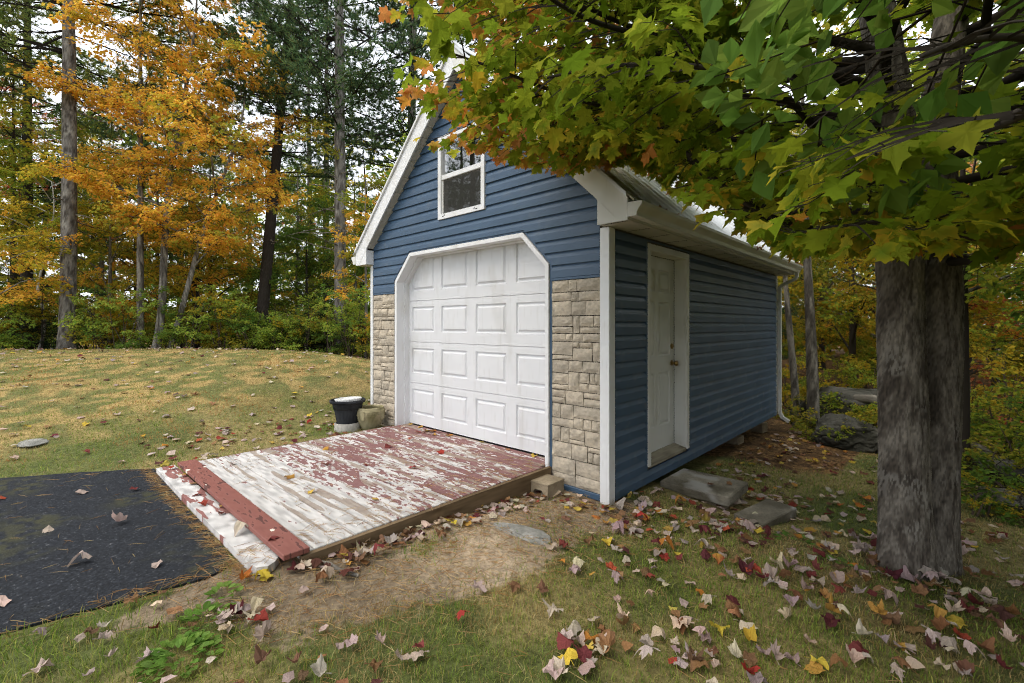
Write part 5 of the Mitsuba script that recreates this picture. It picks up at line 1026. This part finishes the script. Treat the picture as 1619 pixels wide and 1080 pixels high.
def place_of(i):
    x, y, z = pos[i]
    if n0 <= i < n1: return 'on the painted ramp boards'
    if z == .150 or ASPH.contains(shapely.Point(x, y)): return 'on the asphalt driveway'
    if x < -3.3: return 'on the lawn left of the ramp'
    if x < -.3 and y > -2.5 and -.64 < x: return 'along the right edge of the ramp'
    if DIRT.contains(shapely.Point(x, y)): return 'on the bare dirt beside the ramp'
    if math.hypot(x - 2.0, y - .6) < 1.0: return 'around the foot of the shade maple'
    if y > -.2: return 'on the lawn by the side wall and entry step'
    return 'on the lawn in the foreground'
for i in big:
    v, f, c = batch_leaves(pos[[i]], d[[i]], nr[[i]], sz[[i]], cc[[i]], co[[i]], P_DRY, rl)
    nm, pl = CN[ci[i]], place_of(i); lo = v[:, 2].min() - (pos[i, 2] - .012)
    v[:, 2] -= min(0, lo + .004)
    c[:, 2] = c[:, 2].mean(); add('fallen_leaf', (v, f), 'mat_dry_packed', uv=pack(c), label=f'{nm} fallen maple leaf lying {pl}', cat='leaf', group=f'{nm} fallen leaves {pl}')
v, f, c = batch_leaves(pos[rest], d[rest], nr[rest], sz[rest], cc[rest], co[rest], P_LOW, rl)
add('leaf_litter', (v, f), 'mat_dry_leaf', color=c, kind='stuff', label='smaller fallen leaves strewn over the lawn and forest floor', cat='leaf litter')
# leaves and needles lying in the gutter
P = np.c_[EO + .02 + .09 * rl.random(260), rl.uniform(.1, L, 260)]; P = P[nz(P[:, 0] * 0, P[:, 1], 1.1, 61) > .45]; n = len(P); q = np.c_[P, 2.535 + .02 * rl.random(n)]; a = rl.uniform(0, 6.28, n); c = hue(rl, n, BRN + [(.12, .05, .03), (.35, .16, .05)])
v, f, c = batch_leaves(q, np.c_[np.cos(a), np.sin(a), rl.normal(0, .5, n)], unit(rl.normal(0, 1, (n, 3)) + (0, 0, 1)), rl.uniform(.03, .06, n), c, c, P_LOW, rl)
add('gutter_leaves', (v, f), 'mat_dry_leaf', color=c, kind='stuff', label='brown dead leaves and needles lying in the gutter', cat='leaf litter')
# brown pine needles
P = np.vstack([scatter(2600, -1.05, .5, -3.0, .1, rl), np.c_[rl.uniform(-3.6, -.7, 700), -2.63 - np.abs(rl.normal(0, .035, 700))], np.c_[-.93 + rl.normal(0, .05, 350), rl.uniform(-3.9, -2.5, 350)], scatter(130, -4, -1, -4.0, -2.6, rl), scatter(4500, -.6, 3.4, -3.3, .2, rl), scatter(700, RX0, RX1, -2.3, .1, rl)])
dq = np.array(shapely.distance(shapely.points(P), DIRT)); onr = clear_of(P, (RAMP,), 0); ona = ~clear_of(P, (ASPH,), 0)
keep = clear_of(P, (GAR,), .0) & ((rl.random(len(P)) < np.clip(1 - dq / .5, .16, 1)) | ona | ~onr); keep &= (onr | (rl.random(len(P)) < .5)) & (~ona | (rl.random(len(P)) < np.where(np.arange(len(P)) < 2600, .07, .8))); P = P[keep]; onr, ona = onr[keep], ona[keep]; n = len(P)
z = np.where(~onr, np.where(P[:, 1] < -2.45, .183, .206), np.where(ona, .144, G(P[:, 0], P[:, 1]) + .008 + .016 * rl.random(n))); l = rl.uniform(.03, .065, n); a = rl.uniform(0, 6.28, n); w = .0009
dv = np.c_[np.cos(a), np.sin(a), rl.normal(0, .08, n)] * l[:, None]; sv = np.c_[-np.sin(a), np.cos(a), np.zeros(n)] * w; b = np.c_[P, z]; up = np.c_[np.zeros((n, 2)), np.full(n, .003)]
V = np.stack([b - dv - sv, b - dv + sv, b + up, b + dv], 1).reshape(-1, 3); k4 = np.arange(n)[:, None] * 4; c = np.repeat(hue(rl, n, [(.36, .20, .08), (.44, .28, .13), (.28, .16, .07), (.50, .36, .18)]), 4, 0)
add('pine_needles', (V, np.vstack([k4 + [0, 1, 2], k4 + [1, 3, 2], k4 + [0, 2, 3]])), 'mat_dry_leaf', color=c, kind='stuff', label='brown fallen pine needles on the dirt and along the asphalt edge', cat='pine needles')
# broad leaved weeds
def weed(x, y, n, s, label, seed):
    key = numbered('weed'); rw = np.random.default_rng(seed); th = rw.uniform(0, 6.28, n); rr = s * np.sqrt(rw.random(n)); p = np.c_[x + rr * np.cos(th), y + rr * np.sin(th), np.zeros(n)]; p[:, 2] = G(p[:, 0], p[:, 1]) + .015 + .035 * (1 - rr / s)
    a = th + rw.normal(0, .5, n); oval = [leaf_mesh([(0, 0), (.22, .25), (.30, .55), (.2, .85), (0, 1.0)], .25, .3, .1, rw) for _ in range(3)]
    c = hue(rw, n, [(.18, .31, .06), (.24, .38, .09), (.14, .25, .05)]); v, f, cv = batch_leaves(p, np.c_[np.cos(a), np.sin(a), rw.uniform(.1, .7, n)], unit(np.c_[rw.normal(0, .3, (n, 2)), np.ones(n)]), rw.uniform(.03, .055, n), c, c * 1.1, oval, rw)
    scene[key] = mikit.ply((v, f), 'mat_leaf', color=cv); tag(key, label, 'weed')
weed(-.24, -3.05, 130, .13, 'clump of bright green broad leaved weeds at the bottom left foreground', 1)
weed(-.45, -2.9, 40, .09, 'small green weed beside the large clump near the asphalt', 2)
weed(-.62, -2.78, 22, .06, 'tiny green weed at the corner of the asphalt', 3)
weed(1.30, .55, 26, .12, 'green seedling leaves in the grass left of the maple trunk', 4)
weed(1.62, .30, 18, .10, 'little green weed just left of the maple roots', 5)
